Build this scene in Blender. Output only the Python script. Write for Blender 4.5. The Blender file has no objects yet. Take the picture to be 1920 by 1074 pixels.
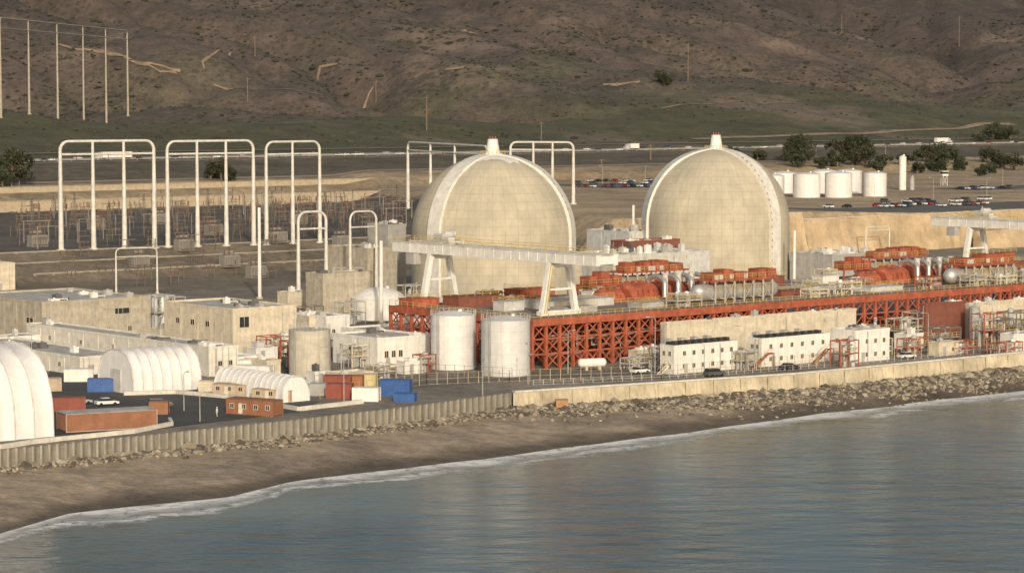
import bpy, math, random, bisect, bmesh
from mathutils import Vector, noise
R=random.Random(11)
F=4900.0; TH=math.atan(357/F); CH=60.0
YAW=math.radians(40); ax,ay=math.cos(YAW),math.sin(YAW); bx,by=-ay,ax
OY=516.0
scene=bpy.context.scene; COL=scene.collection
rad=math.radians
# ---------------- camera ----------------
cam=bpy.data.cameras.new("camera"); cam.lens=36*F/1920; cam.sensor_width=36; cam.clip_end=40000; cam.clip_start=1
co=bpy.data.objects.new("camera",cam); co.location=(0,0,CH); co.rotation_euler=(math.pi/2-TH,0,0); COL.objects.link(co); scene.camera=co
def ray(u,v):
    c,s=math.cos(TH),math.sin(TH); q=v-537
    return Vector((u-960, F*c-q*s, -F*s-q*c))
def G(u,v,z=0.0):
    d=ray(u,v); t=(z-CH)/d.z; return (d.x*t,d.y*t)
def interp(x,xs,ys):
    if x<=xs[0]: i=0
    elif x>=xs[-1]: i=len(xs)-2
    else: i=bisect.bisect_right(xs,x)-1
    return ys[i]+(ys[i+1]-ys[i])*(x-xs[i])/(xs[i+1]-xs[i])
def cl(x,a=0.,b=1.): return a if x<a else b if x>b else x
def ss(a,b,x):
    t=cl((x-a)/(b-a)); return t*t*(3-2*t)
WP=[G(u,v,.8) for u,v in [(0,842),(300,812),(560,785),(760,762),(960,735),(1160,722),(1500,700),(1920,660)]]
WX=[p[0] for p in WP]; WY=[p[1] for p in WP]
SP=[G(u,v,-6) for u,v in [(0,1000),(130,962),(430,930),(545,904),(720,880),(900,862),(1040,842),(1250,815),(1400,794),(1530,777),(1700,756),(1920,732)]]
SX=[p[0] for p in SP]; SY=[p[1] for p in SP]
yw=lambda X: interp(X,WX,WY)
def ysh(X): return min(interp(X,SX,SY)+2.2*noise.noise(Vector((X*.07,0,5))), yw(X)-7)
def stc(X,Y): return X*ax+(Y-OY)*ay, X*bx+(Y-OY)*by
def wst(s,t): return (s*ax+t*bx, OY+s*ay+t*by)
PT=[290,296,640,780,850,910,1000,1150,1400,1800,2400,3200,6000]
PZ=[0,16,17,26,26,30,45,60,100,190,330,430,520]
LT=[344,350,351,362,363,374,640,660,780,850,910,1000,1150,1400,1800,2400,3200,6000]
LZ=[0,2.4,2.4,5.2,5.2,8,8,15,26,26,30,45,60,100,190,330,430,520]
def height(X,Y):
    w=yw(X)
    if Y<w+1.2:
        y2=ysh(X)
        if Y>y2:
            f=(w-Y)/(w-y2); n=noise.noise(Vector((X*.11,Y*.11,3)))
            return -2.4-3.6*max(f,0)+n*.45*max(0,f*(1-f))*4
        return max(-6-(y2-Y)*.09,-16)
    s,t=stc(X,Y)
    if t<285: return 0.0
    zl=interp(t,LT,LZ) if t>344 else 0
    zr=interp(t,PT,PZ) if t>290 else 0
    if t<660: zr-=min(zr,2.6)*ss(380,480,s)
    z=zl+(zr-zl)*ss(265,295,s-(t-290)*.48)
    if t>900:
        r=ss(930,1350,t)
        g=1-abs(noise.noise(Vector((s/230+.3,t/700,1.7))))*2
        g2=1-abs(noise.noise(Vector((s/80,t/240,6.7))))*2
        z+=r*(-42*max(g,0)**3+44*noise.noise(Vector((s/420,t/420,9)))-15*max(g2,0)**2+5*noise.noise(Vector((s/40,t/60,2)))+2.2*noise.noise(Vector((s/17,t/22,2))))
        z+=ss(880,960,t)*(2.6*noise.noise(Vector((s/45,t/45,4))))
    return z
def GT(u,v):
    d=ray(u,v).normalized(); t=380.0; p=t
    while t<5000:
        P=Vector((0,0,CH))+d*t
        if P.z<=height(P.x,P.y): break
        p=t; t+=6 if t<1400 else 14
    for _ in range(12):
        m=(p+t)/2; P=Vector((0,0,CH))+d*m
        if P.z<=height(P.x,P.y): t=m
        else: p=m
    P=Vector((0,0,CH))+d*t
    return (P.x,P.y,height(P.x,P.y))
def proj(X,Y,Z):
    c,s=math.cos(TH),math.sin(TH); dp=Y*c-(Z-CH)*s; up=Y*s+(Z-CH)*c
    return 960+F*X/dp, 537-F*up/dp
# ---------------- materials ----------------
MC={}
def nodes(name):
    m=bpy.data.materials.new(name); m.use_nodes=True; nt=m.node_tree
    return m,nt,nt.nodes["Principled BSDF"]
def mathn(nt,op,a,b=None,c=None):
    n=nt.nodes.new("ShaderNodeMath"); n.operation=op
    for i,x in enumerate((a,b,c)):
        if x is None: continue
        if isinstance(x,(int,float)): n.inputs[i].default_value=x
        else: nt.links.new(x,n.inputs[i])
    return n.outputs[0]
def noisen(nt,vec,scale,detail=4,rough=.6):
    n=nt.nodes.new("ShaderNodeTexNoise"); n.inputs["Scale"].default_value=scale; n.inputs["Detail"].default_value=detail; n.inputs["Roughness"].default_value=rough
    if vec is not None: nt.links.new(vec,n.inputs["Vector"])
    return n.outputs["Fac"]
def mixc(nt,f,a,b,mode='MIX'):
    n=nt.nodes.new("ShaderNodeMix"); n.data_type='RGBA'; n.blend_type=mode
    for i,x in ((0,f),(6,a),(7,b)):
        if isinstance(x,(int,float)): n.inputs[i].default_value=x
        elif isinstance(x,tuple): n.inputs[i].default_value=(*x[:3],1)
        else: nt.links.new(x,n.inputs[i])
    return n.outputs[2]
def ramp(nt,f,a,b):
    n=nt.nodes.new("ShaderNodeMapRange"); n.inputs[1].default_value=a; n.inputs[2].default_value=b
    nt.links.new(f,n.inputs[0]); return n.outputs[0]
def mapping(nt,vec,sc):
    n=nt.nodes.new("ShaderNodeMapping"); n.inputs["Scale"].default_value=sc; nt.links.new(vec,n.inputs["Vector"]); return n.outputs[0]
def M(name,col,rough=.75,metal=0,var=.25,scale=.5,streak=.35,lines=None,rust=0):
    if name in MC: return MC[name]
    m,nt,p=nodes(name); tc=nt.nodes.new("ShaderNodeTexCoord").outputs["Object"]
    f=ramp(nt,noisen(nt,tc,scale,5,.65),.3,.7)
    c=mixc(nt,f,tuple(x*(1-var) for x in col),tuple(min(1,x*(1+var*.4)) for x in col))
    if streak:
        g=ramp(nt,noisen(nt,mapping(nt,tc,(1.6,1.6,.10)),1.0,4,.7),.48,.75)
        c=mixc(nt,mathn(nt,'MULTIPLY',g,streak),c,(col[0]*.5,col[1]*.42,col[2]*.32))
    if rust:
        g=ramp(nt,noisen(nt,tc,1.3,6,.7),.56,.66)
        c=mixc(nt,mathn(nt,'MULTIPLY',g,rust),c,(.16,.07,.035))
    if lines:
        sx=nt.nodes.new("ShaderNodeSeparateXYZ"); nt.links.new(tc,sx.inputs[0])
        l=mathn(nt,'LESS_THAN',mathn(nt,'FRACT',mathn(nt,'DIVIDE',sx.outputs[2],lines[0])),lines[1])
        if lines[2]:
            an=mathn(nt,'FRACT',mathn(nt,'MULTIPLY',mathn(nt,'ARCTAN2',sx.outputs[1],sx.outputs[0]),lines[2]/6.28318))
            l=mathn(nt,'MAXIMUM',l,mathn(nt,'LESS_THAN',an,lines[3]))
        c=mixc(nt,mathn(nt,'MULTIPLY',l,lines[4]),c,(col[0]*.35,col[1]*.32,col[2]*.28))
    nt.links.new(c,p.inputs["Base Color"]); p.inputs["Roughness"].default_value=rough; p.inputs["Metallic"].default_value=metal
    MC[name]=m; return m
WHITE=M("white_paint",(.80,.79,.76),.6,var=.18,streak=.45); TANKW=M("tank_white",(.74,.74,.74),.5,var=.12,streak=.3,lines=(2.4,.03,14,.012,.25))
CREAM=M("cream_render",(.66,.60,.48),.85,streak=.5,var=.3); CONC=M("weathered_concrete",(.48,.44,.36),.9,streak=.6,var=.35)
WARE=M("warehouse_cream",(.74,.72,.65),.8,streak=.45)
GREY=M("grey_panel",(.42,.42,.41),.7); DARK=M("dark_metal",(.05,.05,.05),.6,streak=0)
RED=M("red_steel",(.42,.115,.062),.75,var=.5,streak=.45,scale=.5); RUST=M("dark_red_panel",(.23,.085,.06),.8,streak=.4)
YEL=M("yellow_paint",(.56,.44,.18),.6,streak=.2); SILV=M("insulation_metal",(.66,.65,.62),.45,metal=.6,var=.25,streak=.2)
ROOF=M("roof_grey",(.50,.485,.45),.9,streak=0,var=.45,scale=.35); ROOFD=M("roof_dark",(.12,.12,.12),.8,streak=0)
TENT=M("tent_fabric",(.80,.80,.80),.5,var=.12,streak=.2); GLASS=M("window_glass",(.04,.045,.05),.15,streak=0)
BLUE=M("blue_paint",(.04,.12,.36),.5,streak=.3,rust=.3); BRN=M("brown_panel",(.30,.14,.08),.7,streak=.3); CONTR=M("red_container",(.28,.075,.05),.6,streak=.4)
YCR=M("yellow_cream",(.64,.56,.30),.6); WOOD=M("wood_pole",(.20,.16,.11),.9); ASPH=M("asphalt",(.075,.075,.073),.9,streak=0,var=.4,scale=.1)
DECKM=M("deck_surface",(.27,.22,.18),.85,streak=0,var=.4,scale=.15); LINE=M("road_paint",(.7,.7,.66),.7,streak=0)
BARR=M("barrier_concrete",(.66,.64,.58),.85); TANW=M("tan_concrete",(.54,.42,.27),.9,streak=.6,scale=.10,var=.42); MEDB=M("median_concrete",(.26,.25,.23),.9)
TYRE=M("tyre_rubber",(.02,.02,.02),.9,streak=0); DIRT=M("dirt",(.29,.22,.155),.95,streak=0,var=.4,scale=.15)
FRW=M("galvanised_white",(.66,.65,.61),.55,streak=.3); INS=M("insulator_brown",(.14,.075,.05),.4,streak=0)
YARD=M("yard_steel",(.17,.155,.135),.7,streak=.3); YARDP=M("yard_steel_pale",(.27,.255,.23),.7,streak=.3); TPOLE=M("tan_steel",(.38,.35,.29),.7); PGREY=M("pale_grey_panel",(.58,.59,.58),.7)
TERR=M("terrace_concrete",(.26,.235,.195),.9,streak=.5,var=.4); TCOP=M("terrace_coping",(.44,.41,.34),.9,streak=.4)
def dome_mat(name,col):
    m,nt,p=nodes(name); tc=nt.nodes.new("ShaderNodeTexCoord").outputs["Object"]
    sx=nt.nodes.new("ShaderNodeSeparateXYZ"); nt.links.new(tc,sx.inputs[0])
    an=mathn(nt,'ARCTAN2',sx.outputs[1],sx.outputs[0]); z=sx.outputs[2]
    cb=nt.nodes.new("ShaderNodeCombineXYZ"); nt.links.new(mathn(nt,'MULTIPLY',an,9.0),cb.inputs[0]); nt.links.new(mathn(nt,'MULTIPLY',z,.10),cb.inputs[1])
    st=ramp(nt,noisen(nt,cb.outputs[0],1.6,6,.7),.42,.70)
    bl=ramp(nt,noisen(nt,tc,.09,5,.6),.35,.68)
    c=mixc(nt,bl,tuple(x*.76 for x in col),(col[0]*1.08,col[1]*1.06,col[2]*1.02))
    c=mixc(nt,mathn(nt,'MULTIPLY',st,.50),c,(col[0]*.6,col[1]*.58,col[2]*.55))
    l1=mathn(nt,'LESS_THAN',mathn(nt,'FRACT',mathn(nt,'DIVIDE',z,2.3)),.08)
    l2=mathn(nt,'LESS_THAN',mathn(nt,'FRACT',mathn(nt,'MULTIPLY',an,40/6.28318)),.06)
    ln=mathn(nt,'MULTIPLY',mathn(nt,'MAXIMUM',l1,l2),mathn(nt,'MULTIPLY_ADD',noisen(nt,tc,.2,3),.6,-.05))
    c=mixc(nt,ln,c,(col[0]*.4,col[1]*.38,col[2]*.34))
    cb2=nt.nodes.new("ShaderNodeCombineXYZ"); nt.links.new(mathn(nt,'FLOOR',mathn(nt,'MULTIPLY',an,20/6.28318)),cb2.inputs[0]); nt.links.new(mathn(nt,'FLOOR',mathn(nt,'DIVIDE',z,4.6)),cb2.inputs[1])
    wn=nt.nodes.new("ShaderNodeTexWhiteNoise"); nt.links.new(cb2.outputs[0],wn.inputs[0])
    c=mixc(nt,mathn(nt,'MULTIPLY',wn.outputs["Value"],.16),c,(col[0]*.55,col[1]*.55,col[2]*.55))
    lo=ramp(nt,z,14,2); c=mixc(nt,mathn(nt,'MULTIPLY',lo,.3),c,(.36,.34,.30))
    nt.links.new(c,p.inputs["Base Color"]); p.inputs["Roughness"].default_value=.88
    return m
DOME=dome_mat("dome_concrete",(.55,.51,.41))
# ---------------- mesh builder ----------------
class MB:
    def __init__(s): s.v=[];s.f=[];s.m=[];s.mi=0
    def add(s,vs,fs):
        n=len(s.v); s.v+=[tuple(x) for x in vs]; s.f+=[tuple(i+n for i in f) for f in fs]; s.m+=[s.mi]*len(fs)
    def box(s,x0,y0,z0,x1,y1,z1):
        s.add([(x0,y0,z0),(x1,y0,z0),(x1,y1,z0),(x0,y1,z0),(x0,y0,z1),(x1,y0,z1),(x1,y1,z1),(x0,y1,z1)],
              [(0,3,2,1),(4,5,6,7),(0,1,5,4),(1,2,6,5),(2,3,7,6),(3,0,4,7)])
    def frame(s,d):
        d=d.normalized(); up=Vector((0,0,1)) if abs(d.z)<.95 else Vector((1,0,0))
        a=d.cross(up).normalized(); return a,a.cross(d)
    def beam(s,p,q,w,h=None):
        p,q=Vector(p),Vector(q); h=h or w; a,b=s.frame(q-p); vs=[]
        for c in (p,q):
            for i,j in ((-1,-1),(1,-1),(1,1),(-1,1)): vs.append(c+a*(i*w/2)+b*(j*h/2))
        s.add(vs,[(0,1,2,3),(7,6,5,4),(0,4,5,1),(1,5,6,2),(2,6,7,3),(3,7,4,0)])
    def path(s,pts,r,n=8,r2=None):
        pts=[Vector(p) for p in pts]; N=len(pts); vs=[]; a0=None
        for i,p in enumerate(pts):
            d=(pts[min(i+1,N-1)]-pts[max(i-1,0)]).normalized()
            if a0 is None: a0,_=s.frame(d)
            a=(a0-d*a0.dot(d)).normalized(); b=a.cross(d); a0=a
            rr=r if r2 is None else r+(r2-r)*i/(N-1)
            for k in range(n):
                t=2*math.pi*k/n; vs.append(p+a*(rr*math.cos(t))+b*(rr*math.sin(t)))
        fs=[(i*n+k,i*n+(k+1)%n,(i+1)*n+(k+1)%n,(i+1)*n+k) for i in range(N-1) for k in range(n)]
        fs+=[tuple(range(n))[::-1],tuple((N-1)*n+k for k in range(n))]
        s.add(vs,fs)
    def lathe(s,prof,n=32,c=(0,0,0),axis='z'):
        vs=[];N=len(prof)
        for r,z in prof:
            for k in range(n):
                t=2*math.pi*k/n; x,y=r*math.cos(t),r*math.sin(t)
                vs.append((c[0]+x,c[1]+y,c[2]+z) if axis=='z' else (c[0]+z,c[1]+x,c[2]+y))
        fs=[(i*n+k,i*n+(k+1)%n,(i+1)*n+(k+1)%n,(i+1)*n+k) for i in range(N-1) for k in range(n)]
        if prof[0][0]>.01: fs.append(tuple(range(n))[::-1])
        if prof[-1][0]>.01: fs.append(tuple((N-1)*n+k for k in range(n)))
        s.add(vs,fs)
    def mesh(s,name,mats,smooth=False):
        me=bpy.data.meshes.new(name); me.from_pydata(s.v,[],s.f)
        for m in (mats if isinstance(mats,(list,tuple)) else [mats]): me.materials.append(m)
        if max(s.m or [0])>0: me.polygons.foreach_set("material_index",s.m)
        if smooth:
            me.shade_smooth(); me.set_sharp_from_angle(angle=rad(38))
        me.update(); return me
    def obj(s,name,mats,parent=None,smooth=False,loc=None,yaw=None):
        o=bpy.data.objects.new(name,s.mesh(name,mats,smooth)); COL.objects.link(o)
        if parent: o.parent=parent
        if loc: o.location=loc
        if yaw is not None: o.rotation_euler[2]=yaw
        return o
def tag(o,label,cat,group=None,kind=None):
    if kind: o["kind"]=kind
    if kind!="structure": o["label"]=label; o["category"]=cat
    if group: o["group"]=group
    return o
def thing(name,loc,yaw,label,cat,group=None):
    o=bpy.data.objects.new(name,None); o.empty_display_size=1; COL.objects.link(o)
    o.location=loc if len(loc)==3 else (loc[0],loc[1],0); o.rotation_euler[2]=yaw
    return tag(o,label,cat,group)
def clone(root,loc,yaw=None,label=None,scale=None):
    def cp(o,par):
        n=o.copy(); COL.objects.link(n)
        if par: n.parent=par
        for c in list(kids.get(o,[])): cp(c,n)
        return n
    kids={}
    st=[root]
    while st:
        o=st.pop(); kids[o]=list(o.children); st+=kids[o]
    n=cp(root,None); n.location=loc if len(loc)==3 else (loc[0],loc[1],0)
    if yaw is not None: n.rotation_euler[2]=yaw
    if label: n["label"]=label
    if scale: n.scale=(scale,)*3
    return n
# ---------------- ground ----------------
def frange(a,b,s):
    r=[];x=a
    while x<b: r.append(x); x+=s
    return r
rowsY=frange(-600,340,90)+frange(340,620,2.6)+frange(620,1000,4)+frange(1000,1600,7)+frange(1600,3000,9)+frange(3000,5000,70)+frange(5000,12001,700)
NC=320
def zcol(X,Y,z):
    w=yw(X)
    n=noise.noise(Vector((X/30,Y/30,0)))
    if Y<w+1.2:
        y2=ysh(X); d=Y-y2; wet=1-ss(3,15+12*noise.noise(Vector((X/14,Y/9,1))),d)
        c=Vector((.33,.28,.215))*(1-wet)+Vector((.115,.098,.078))*wet
        return c*(1+.35*noise.noise(Vector((X/8,Y/4,4)))),0
    s,t=stc(X,Y)
    side=ss(265,295,s-(t-290)*.48)
    if t<286: return Vector((.24,.22,.185))*(1+.3*n),0
    if t<376 and side<.5: return Vector((.20,.172,.13))*(1+.3*n),.3
    if t<640 and side<.5: return Vector((.115,.105,.092))*(1+.3*n),.2
    if t<420: return Vector((.42,.335,.22))*(1+.2*n),.1
    if t<640: return Vector((.38,.305,.205))*(1+.3*n),.2
    if t<700: return Vector((.36,.29,.19))*(1+.3*n),.2
    if t<780: return Vector((.115,.10,.072))*(1+.4*n),.6
    if t<796: return Vector((.28,.225,.155))*(1+.4*n),.2
    if t<855: return Vector((.17,.155,.13)),.1
    n2=noise.noise(Vector((s/190,t/120,5)))+.5*noise.noise(Vector((s/60,t/50,8)))
    grass=Vector((.078,.082,.044)); brown=Vector((.108,.087,.078)); tan=Vector((.20,.16,.13)); green=Vector((.105,.108,.062))
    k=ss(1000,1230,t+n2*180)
    c=grass*(1-k)+brown*k
    g=ss(0,.5,n2+.1)*ss(500,950,s)*(1-ss(1250,1600,t)); c=c*(1-g*.7)+green*g*.7
    q=ss(.15,.6,noise.noise(Vector((s/120+9,t/160,2)))+.5*noise.noise(Vector((s/35,t/45,3)))+.25*noise.noise(Vector((s/11,t/14,3)))); c=c*(1-q*.65)+tan*q*.65
    q=ss(.2,.6,noise.noise(Vector((s/90+3,t/30,12)))+.4*noise.noise(Vector((s/25,t/25,13))))*(1-ss(1150,1300,t)); c=c*(1-q*.5)+Vector((.045,.05,.030))*q*.5
    cloud_shade=ss(1350,2200,t+200*n2); c=c*(1-.42*cloud_shade)  # cloud shadow over the upper hill, painted into the ground colour
    return c,.3+.6*k
vs=[];cols=[];ks=[]
for Y in rowsY:
    hw=.46*max(Y,0)+170 if Y<5000 else 2470+(Y-5000)
    if Y<340: hw=max(hw,900)
    for i in range(NC+1):
        X=(i/NC*2-1)
        X=hw*(X*.75+.25*X**3)
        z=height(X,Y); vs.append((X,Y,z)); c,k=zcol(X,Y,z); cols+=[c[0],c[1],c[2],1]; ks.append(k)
W=NC+1
fs=[(j*W+i,j*W+i+1,(j+1)*W+i+1,(j+1)*W+i) for j in range(len(rowsY)-1) for i in range(NC)]
me=bpy.data.meshes.new("ground"); me.from_pydata(vs,[],fs); me.shade_smooth(); me.set_sharp_from_angle(angle=rad(40))
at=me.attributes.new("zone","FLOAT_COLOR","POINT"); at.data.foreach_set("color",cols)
at=me.attributes.new("veg","FLOAT","POINT"); at.data.foreach_set("value",ks)
m,nt,p=nodes("ground_soil")
ca=nt.nodes.new("ShaderNodeAttribute"); ca.attribute_name="zone"; ka=nt.nodes.new("ShaderNodeAttribute"); ka.attribute_name="veg"
pos=nt.nodes.new("ShaderNodeNewGeometry").outputs["Position"]
n1=ramp(nt,noisen(nt,pos,.045,8,.78),.34,.66); n2=ramp(nt,noisen(nt,pos,.4,5,.7),.3,.7)
c=mixc(nt,1.0,ca.outputs["Color"],mixc(nt,n1,(.58,.58,.60),(1.32,1.27,1.22)),'MULTIPLY')
c=mixc(nt,1.0,c,mixc(nt,n2,(.74,.74,.74),(1.2,1.2,1.2)),'MULTIPLY')
wp=nt.nodes.new("ShaderNodeVectorMath"); wp.operation='ADD'; nt.links.new(pos,wp.inputs[0])
nn=nt.nodes.new("ShaderNodeTexNoise"); nn.inputs["Scale"].default_value=.25; nt.links.new(pos,nn.inputs["Vector"])
sc_=nt.nodes.new("ShaderNodeVectorMath"); sc_.operation='SCALE'; sc_.inputs[3].default_value=7; nt.links.new(nn.outputs["Color"],sc_.inputs[0]); nt.links.new(sc_.outputs[0],wp.inputs[1])
vo=nt.nodes.new("ShaderNodeTexVoronoi"); vo.inputs["Scale"].default_value=.16; nt.links.new(wp.outputs[0],vo.inputs["Vector"])
vd=ramp(nt,mathn(nt,'ADD',vo.outputs["Distance"],mathn(nt,'MULTIPLY',noisen(nt,pos,.012,6,.65),1.4)),1.20,.84)
c=mixc(nt,mathn(nt,'MULTIPLY',mathn(nt,'MULTIPLY',vd,ka.outputs["Fac"]),.75),c,(.034,.036,.026))
nt.links.new(c,p.inputs["Base Color"]); p.inputs["Roughness"].default_value=.95
bu=nt.nodes.new("ShaderNodeBump"); bu.inputs["Strength"].default_value=.8; bu.inputs["Distance"].default_value=1.0; nt.links.new(noisen(nt,pos,.3,6,.7),bu.inputs["Height"]); nt.links.new(bu.outputs[0],p.inputs["Normal"])
me.materials.append(m); g=bpy.data.objects.new("ground",me); COL.objects.link(g); g["kind"]="structure"
# ---------------- sea ----------------
rows=frange(-6000,-400,700)+frange(-400,300,50)+frange(300,640,3)+[640,900,1600,3000]
vs=[];sd=[]
for Y in rows:
    for i in range(241):
        x=(i/240*2-1); X=(320*x) if abs(x)<.9 else math.copysign(288+(abs(x)-.9)/.1*7700,x)
        vs.append((X,Y,-6.0)); sd.append(ysh(X)-Y)
W=241; fs=[(j*W+i,j*W+i+1,(j+1)*W+i+1,(j+1)*W+i) for j in range(len(rows)-1) for i in range(W-1)]
me=bpy.data.meshes.new("sea"); me.from_pydata(vs,[],fs); at=me.attributes.new("shore","FLOAT","POINT"); at.data.foreach_set("value",sd)
m,nt,p=nodes("sea_water"); sa=nt.nodes.new("ShaderNodeAttribute"); sa.attribute_name="shore"; S=sa.outputs["Fac"]
pos=nt.nodes.new("ShaderNodeNewGeometry").outputs["Position"]
rot=nt.nodes.new("ShaderNodeMapping"); rot.inputs["Rotation"].default_value=(0,0,rad(-16)); rot.inputs["Scale"].default_value=(.45,1,1); nt.links.new(pos,rot.inputs["Vector"])
wv=mathn(nt,'ADD',mathn(nt,'MULTIPLY',noisen(nt,rot.outputs[0],.16,3,.5),1.9),mathn(nt,'MULTIPLY',noisen(nt,rot.outputs[0],.8,4,.6),.34))
calm=ramp(nt,noisen(nt,mapping(nt,pos,(1,.35,1)),.020,4,.55),.40,.60)
bu=nt.nodes.new("ShaderNodeBump"); bu.inputs["Distance"].default_value=.42; nt.links.new(mathn(nt,'MULTIPLY_ADD',calm,.75,.25),bu.inputs["Strength"]); nt.links.new(wv,bu.inputs["Height"]); nt.links.new(bu.outputs[0],p.inputs["Normal"])
dn=noisen(nt,pos,.06,4,.6); d2=mathn(nt,'ADD',S,mathn(nt,'MULTIPLY_ADD',dn,24,-12))
fine=noisen(nt,mapping(nt,pos,(.7,1,1)),.55,6,.8)
f1=mathn(nt,'MULTIPLY',ramp(nt,d2,-5,-1.5),ramp(nt,d2,11,2.5))
f1=mathn(nt,'MULTIPLY',f1,ramp(nt,fine,.36,.48))
f2=mathn(nt,'MULTIPLY',mathn(nt,'MULTIPLY',ramp(nt,d2,9,11.5),ramp(nt,d2,16,12)),mathn(nt,'MULTIPLY',ramp(nt,noisen(nt,pos,.03,2),.46,.54),ramp(nt,fine,.40,.52)))
fo=mathn(nt,'MINIMUM',mathn(nt,'ADD',f1,f2),1)
deep=mixc(nt,ramp(nt,S,0,60),(.155,.16,.125),(.062,.084,.078))
patch=mixc(nt,ramp(nt,noisen(nt,mapping(nt,pos,(.25,1,1)),.03,4,.6),.35,.65),(.78,.80,.82),(1.25,1.2,1.1))
deep=mixc(nt,1.0,deep,patch,'MULTIPLY')
nt.links.new(mixc(nt,fo,deep,(.82,.82,.80)),p.inputs["Base Color"]); nt.links.new(mathn(nt,'MULTIPLY_ADD',fo,.6,.17),p.inputs["Roughness"]); p.inputs["IOR"].default_value=1.33
me.materials.append(m); so=bpy.data.objects.new("sea",me); COL.objects.link(so); so["kind"]="structure"
# ---------------- sheets ----------------
def sheet(name,px,z,mat,world=False):
    pts=px if world else [G(u,v,z) for u,v in px]
    b=MB(); b.add([(x,y,z) for x,y in pts],[tuple(range(len(pts)))]); o=b.obj(name,mat); o["kind"]="structure"; return o
def strip(name,pts,w,off,mat,sub=12,kind="structure",nc=3):
    P=[]
    for i in range(len(pts)-1):
        n=max(1,int(math.hypot(pts[i+1][0]-pts[i][0],pts[i+1][1]-pts[i][1])/sub))
        for k in range(n): P.append((pts[i][0]+(pts[i+1][0]-pts[i][0])*k/n,pts[i][1]+(pts[i+1][1]-pts[i][1])*k/n))
    P.append(pts[-1][:2]); b=MB(); vs=[]
    for i,q in enumerate(P):
        a_=P[max(i-1,0)];c_=P[min(i+1,len(P)-1)]; dx,dy=c_[0]-a_[0],c_[1]-a_[1]; L=math.hypot(dx,dy); nx,ny=-dy/L,dx/L
        ww=w*(.75+.9*noise.noise(Vector((i*.45,w,0)))) if kind=="trail" else w
        for k in range(nc): 
            e=(k/(nc-1)-.5)*ww+(w*.4*noise.noise(Vector((i*.3,w,7))) if kind=="trail" else 0); x,y=q[0]+nx*e,q[1]+ny*e; vs.append((x,y,height(x,y)+off))
    b.add(vs,[(i*nc+k,(i+1)*nc+k,(i+1)*nc+k+1,i*nc+k+1) for i in range(len(P)-1) for k in range(nc-1)])
    o=b.obj(name,mat); o["kind"]="structure"; return o
sheet("yard_pavement",[(95,690),(330,690),(430,735),(600,752),(560,772),(330,800),(110,828),(70,760)],.03,ASPH)
sheet("yard_pavement",[(400,672),(540,668),(560,735),(440,740)],.035,ASPH)
sheet("service_road",[(600,745),(960,712),(1240,700),(1920,640),(1990,632),(1990,622),(1240,690),(960,700),(590,735)],.03,M("worn_asphalt",(.16,.15,.13),.9,streak=0,var=.4))
s0,s1=100,2400
def hw(t,s,z): x,y=wst(s,t); return (x,y,z)
HWM=M("highway_asphalt",(.19,.19,.185),.9,streak=0,var=.25,scale=.08)
for nm,ta,tb,z in [("highway",797,817,26.25),("highway",820,840,26.25)]:
    b=MB(); b.add([hw(ta,s0,z),hw(ta,s1,z),hw(tb,s1,z),hw(tb,s0,z)],[(0,1,2,3)]); o=b.obj(nm,HWM); o["kind"]="structure"
b=MB()
for t in (798.5,815.5,821.5,838.5): b.add([hw(t,s0,26.27),hw(t,s1,26.27),hw(t+.2,s1,26.27),hw(t+.2,s0,26.27)],[(0,1,2,3)])
for t in (802.7,807,811.3,825.7,830,834.3):
    for s in frange(250,1500,12): b.add([hw(t,s,26.27),hw(t,s+4,26.27),hw(t+.2,s+4,26.27),hw(t+.2,s,26.27)],[(0,1,2,3)])
b.obj("highway_marking",LINE)["kind"]="structure"
b=MB()
b.beam(hw(818.5,s0,26.6),hw(818.5,s1,26.6),.5,.8); tag(b.obj("median_barrier",MEDB),"long low concrete median barrier between highway lanes","barrier")
b=MB()
for s in frange(200,1500,8): p_=hw(795.5,s,26); b.box(p_[0]-.1,p_[1]-.1,25.8,p_[0]+.1,p_[1]+.1,26.9)
b.beam(hw(795.5,s0,26.8),hw(795.5,1500,26.8),.12,.25); tag(b.obj("guard_rail",GREY),"steel guard rail along the highway shoulder","guard rail")
def trail(px,w): strip("dirt_trail",[GT(u,v) for u,v in px],w,.6,DIRT,6,"trail")
trail([(110,84),(170,95),(240,112),(290,122),(338,134)],5); trail([(250,118),(300,135),(330,137)],3.5)
trail([(565,132),(600,126),(632,121)],3.5); trail([(432,100),(395,106),(380,118),(384,130)],3)
trail([(835,132),(880,127)],3.5); trail([(868,58),(885,62),(895,68)],7); trail([(1130,160),(1200,154)],3.5); trail([(400,160),(560,172),(700,165)],2.5); trail([(1240,205),(1380,190),(1500,196)],2.5)
strip("dirt_road",[GT(u,v) for u,v in [(1300,262),(1500,254),(1700,245),(1900,234)]],7,.4,DIRT,10)
strip("dirt_road",[wst(s,880) for s in (300,700,1500)],6,.4,M("pale_dirt",(.22,.18,.13),.95,streak=0),10)
strip("service_road",[wst(s,700) for s in (200,480,800)],7,.3,M("pale_road",(.30,.25,.19),.9,streak=0),6)
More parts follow.
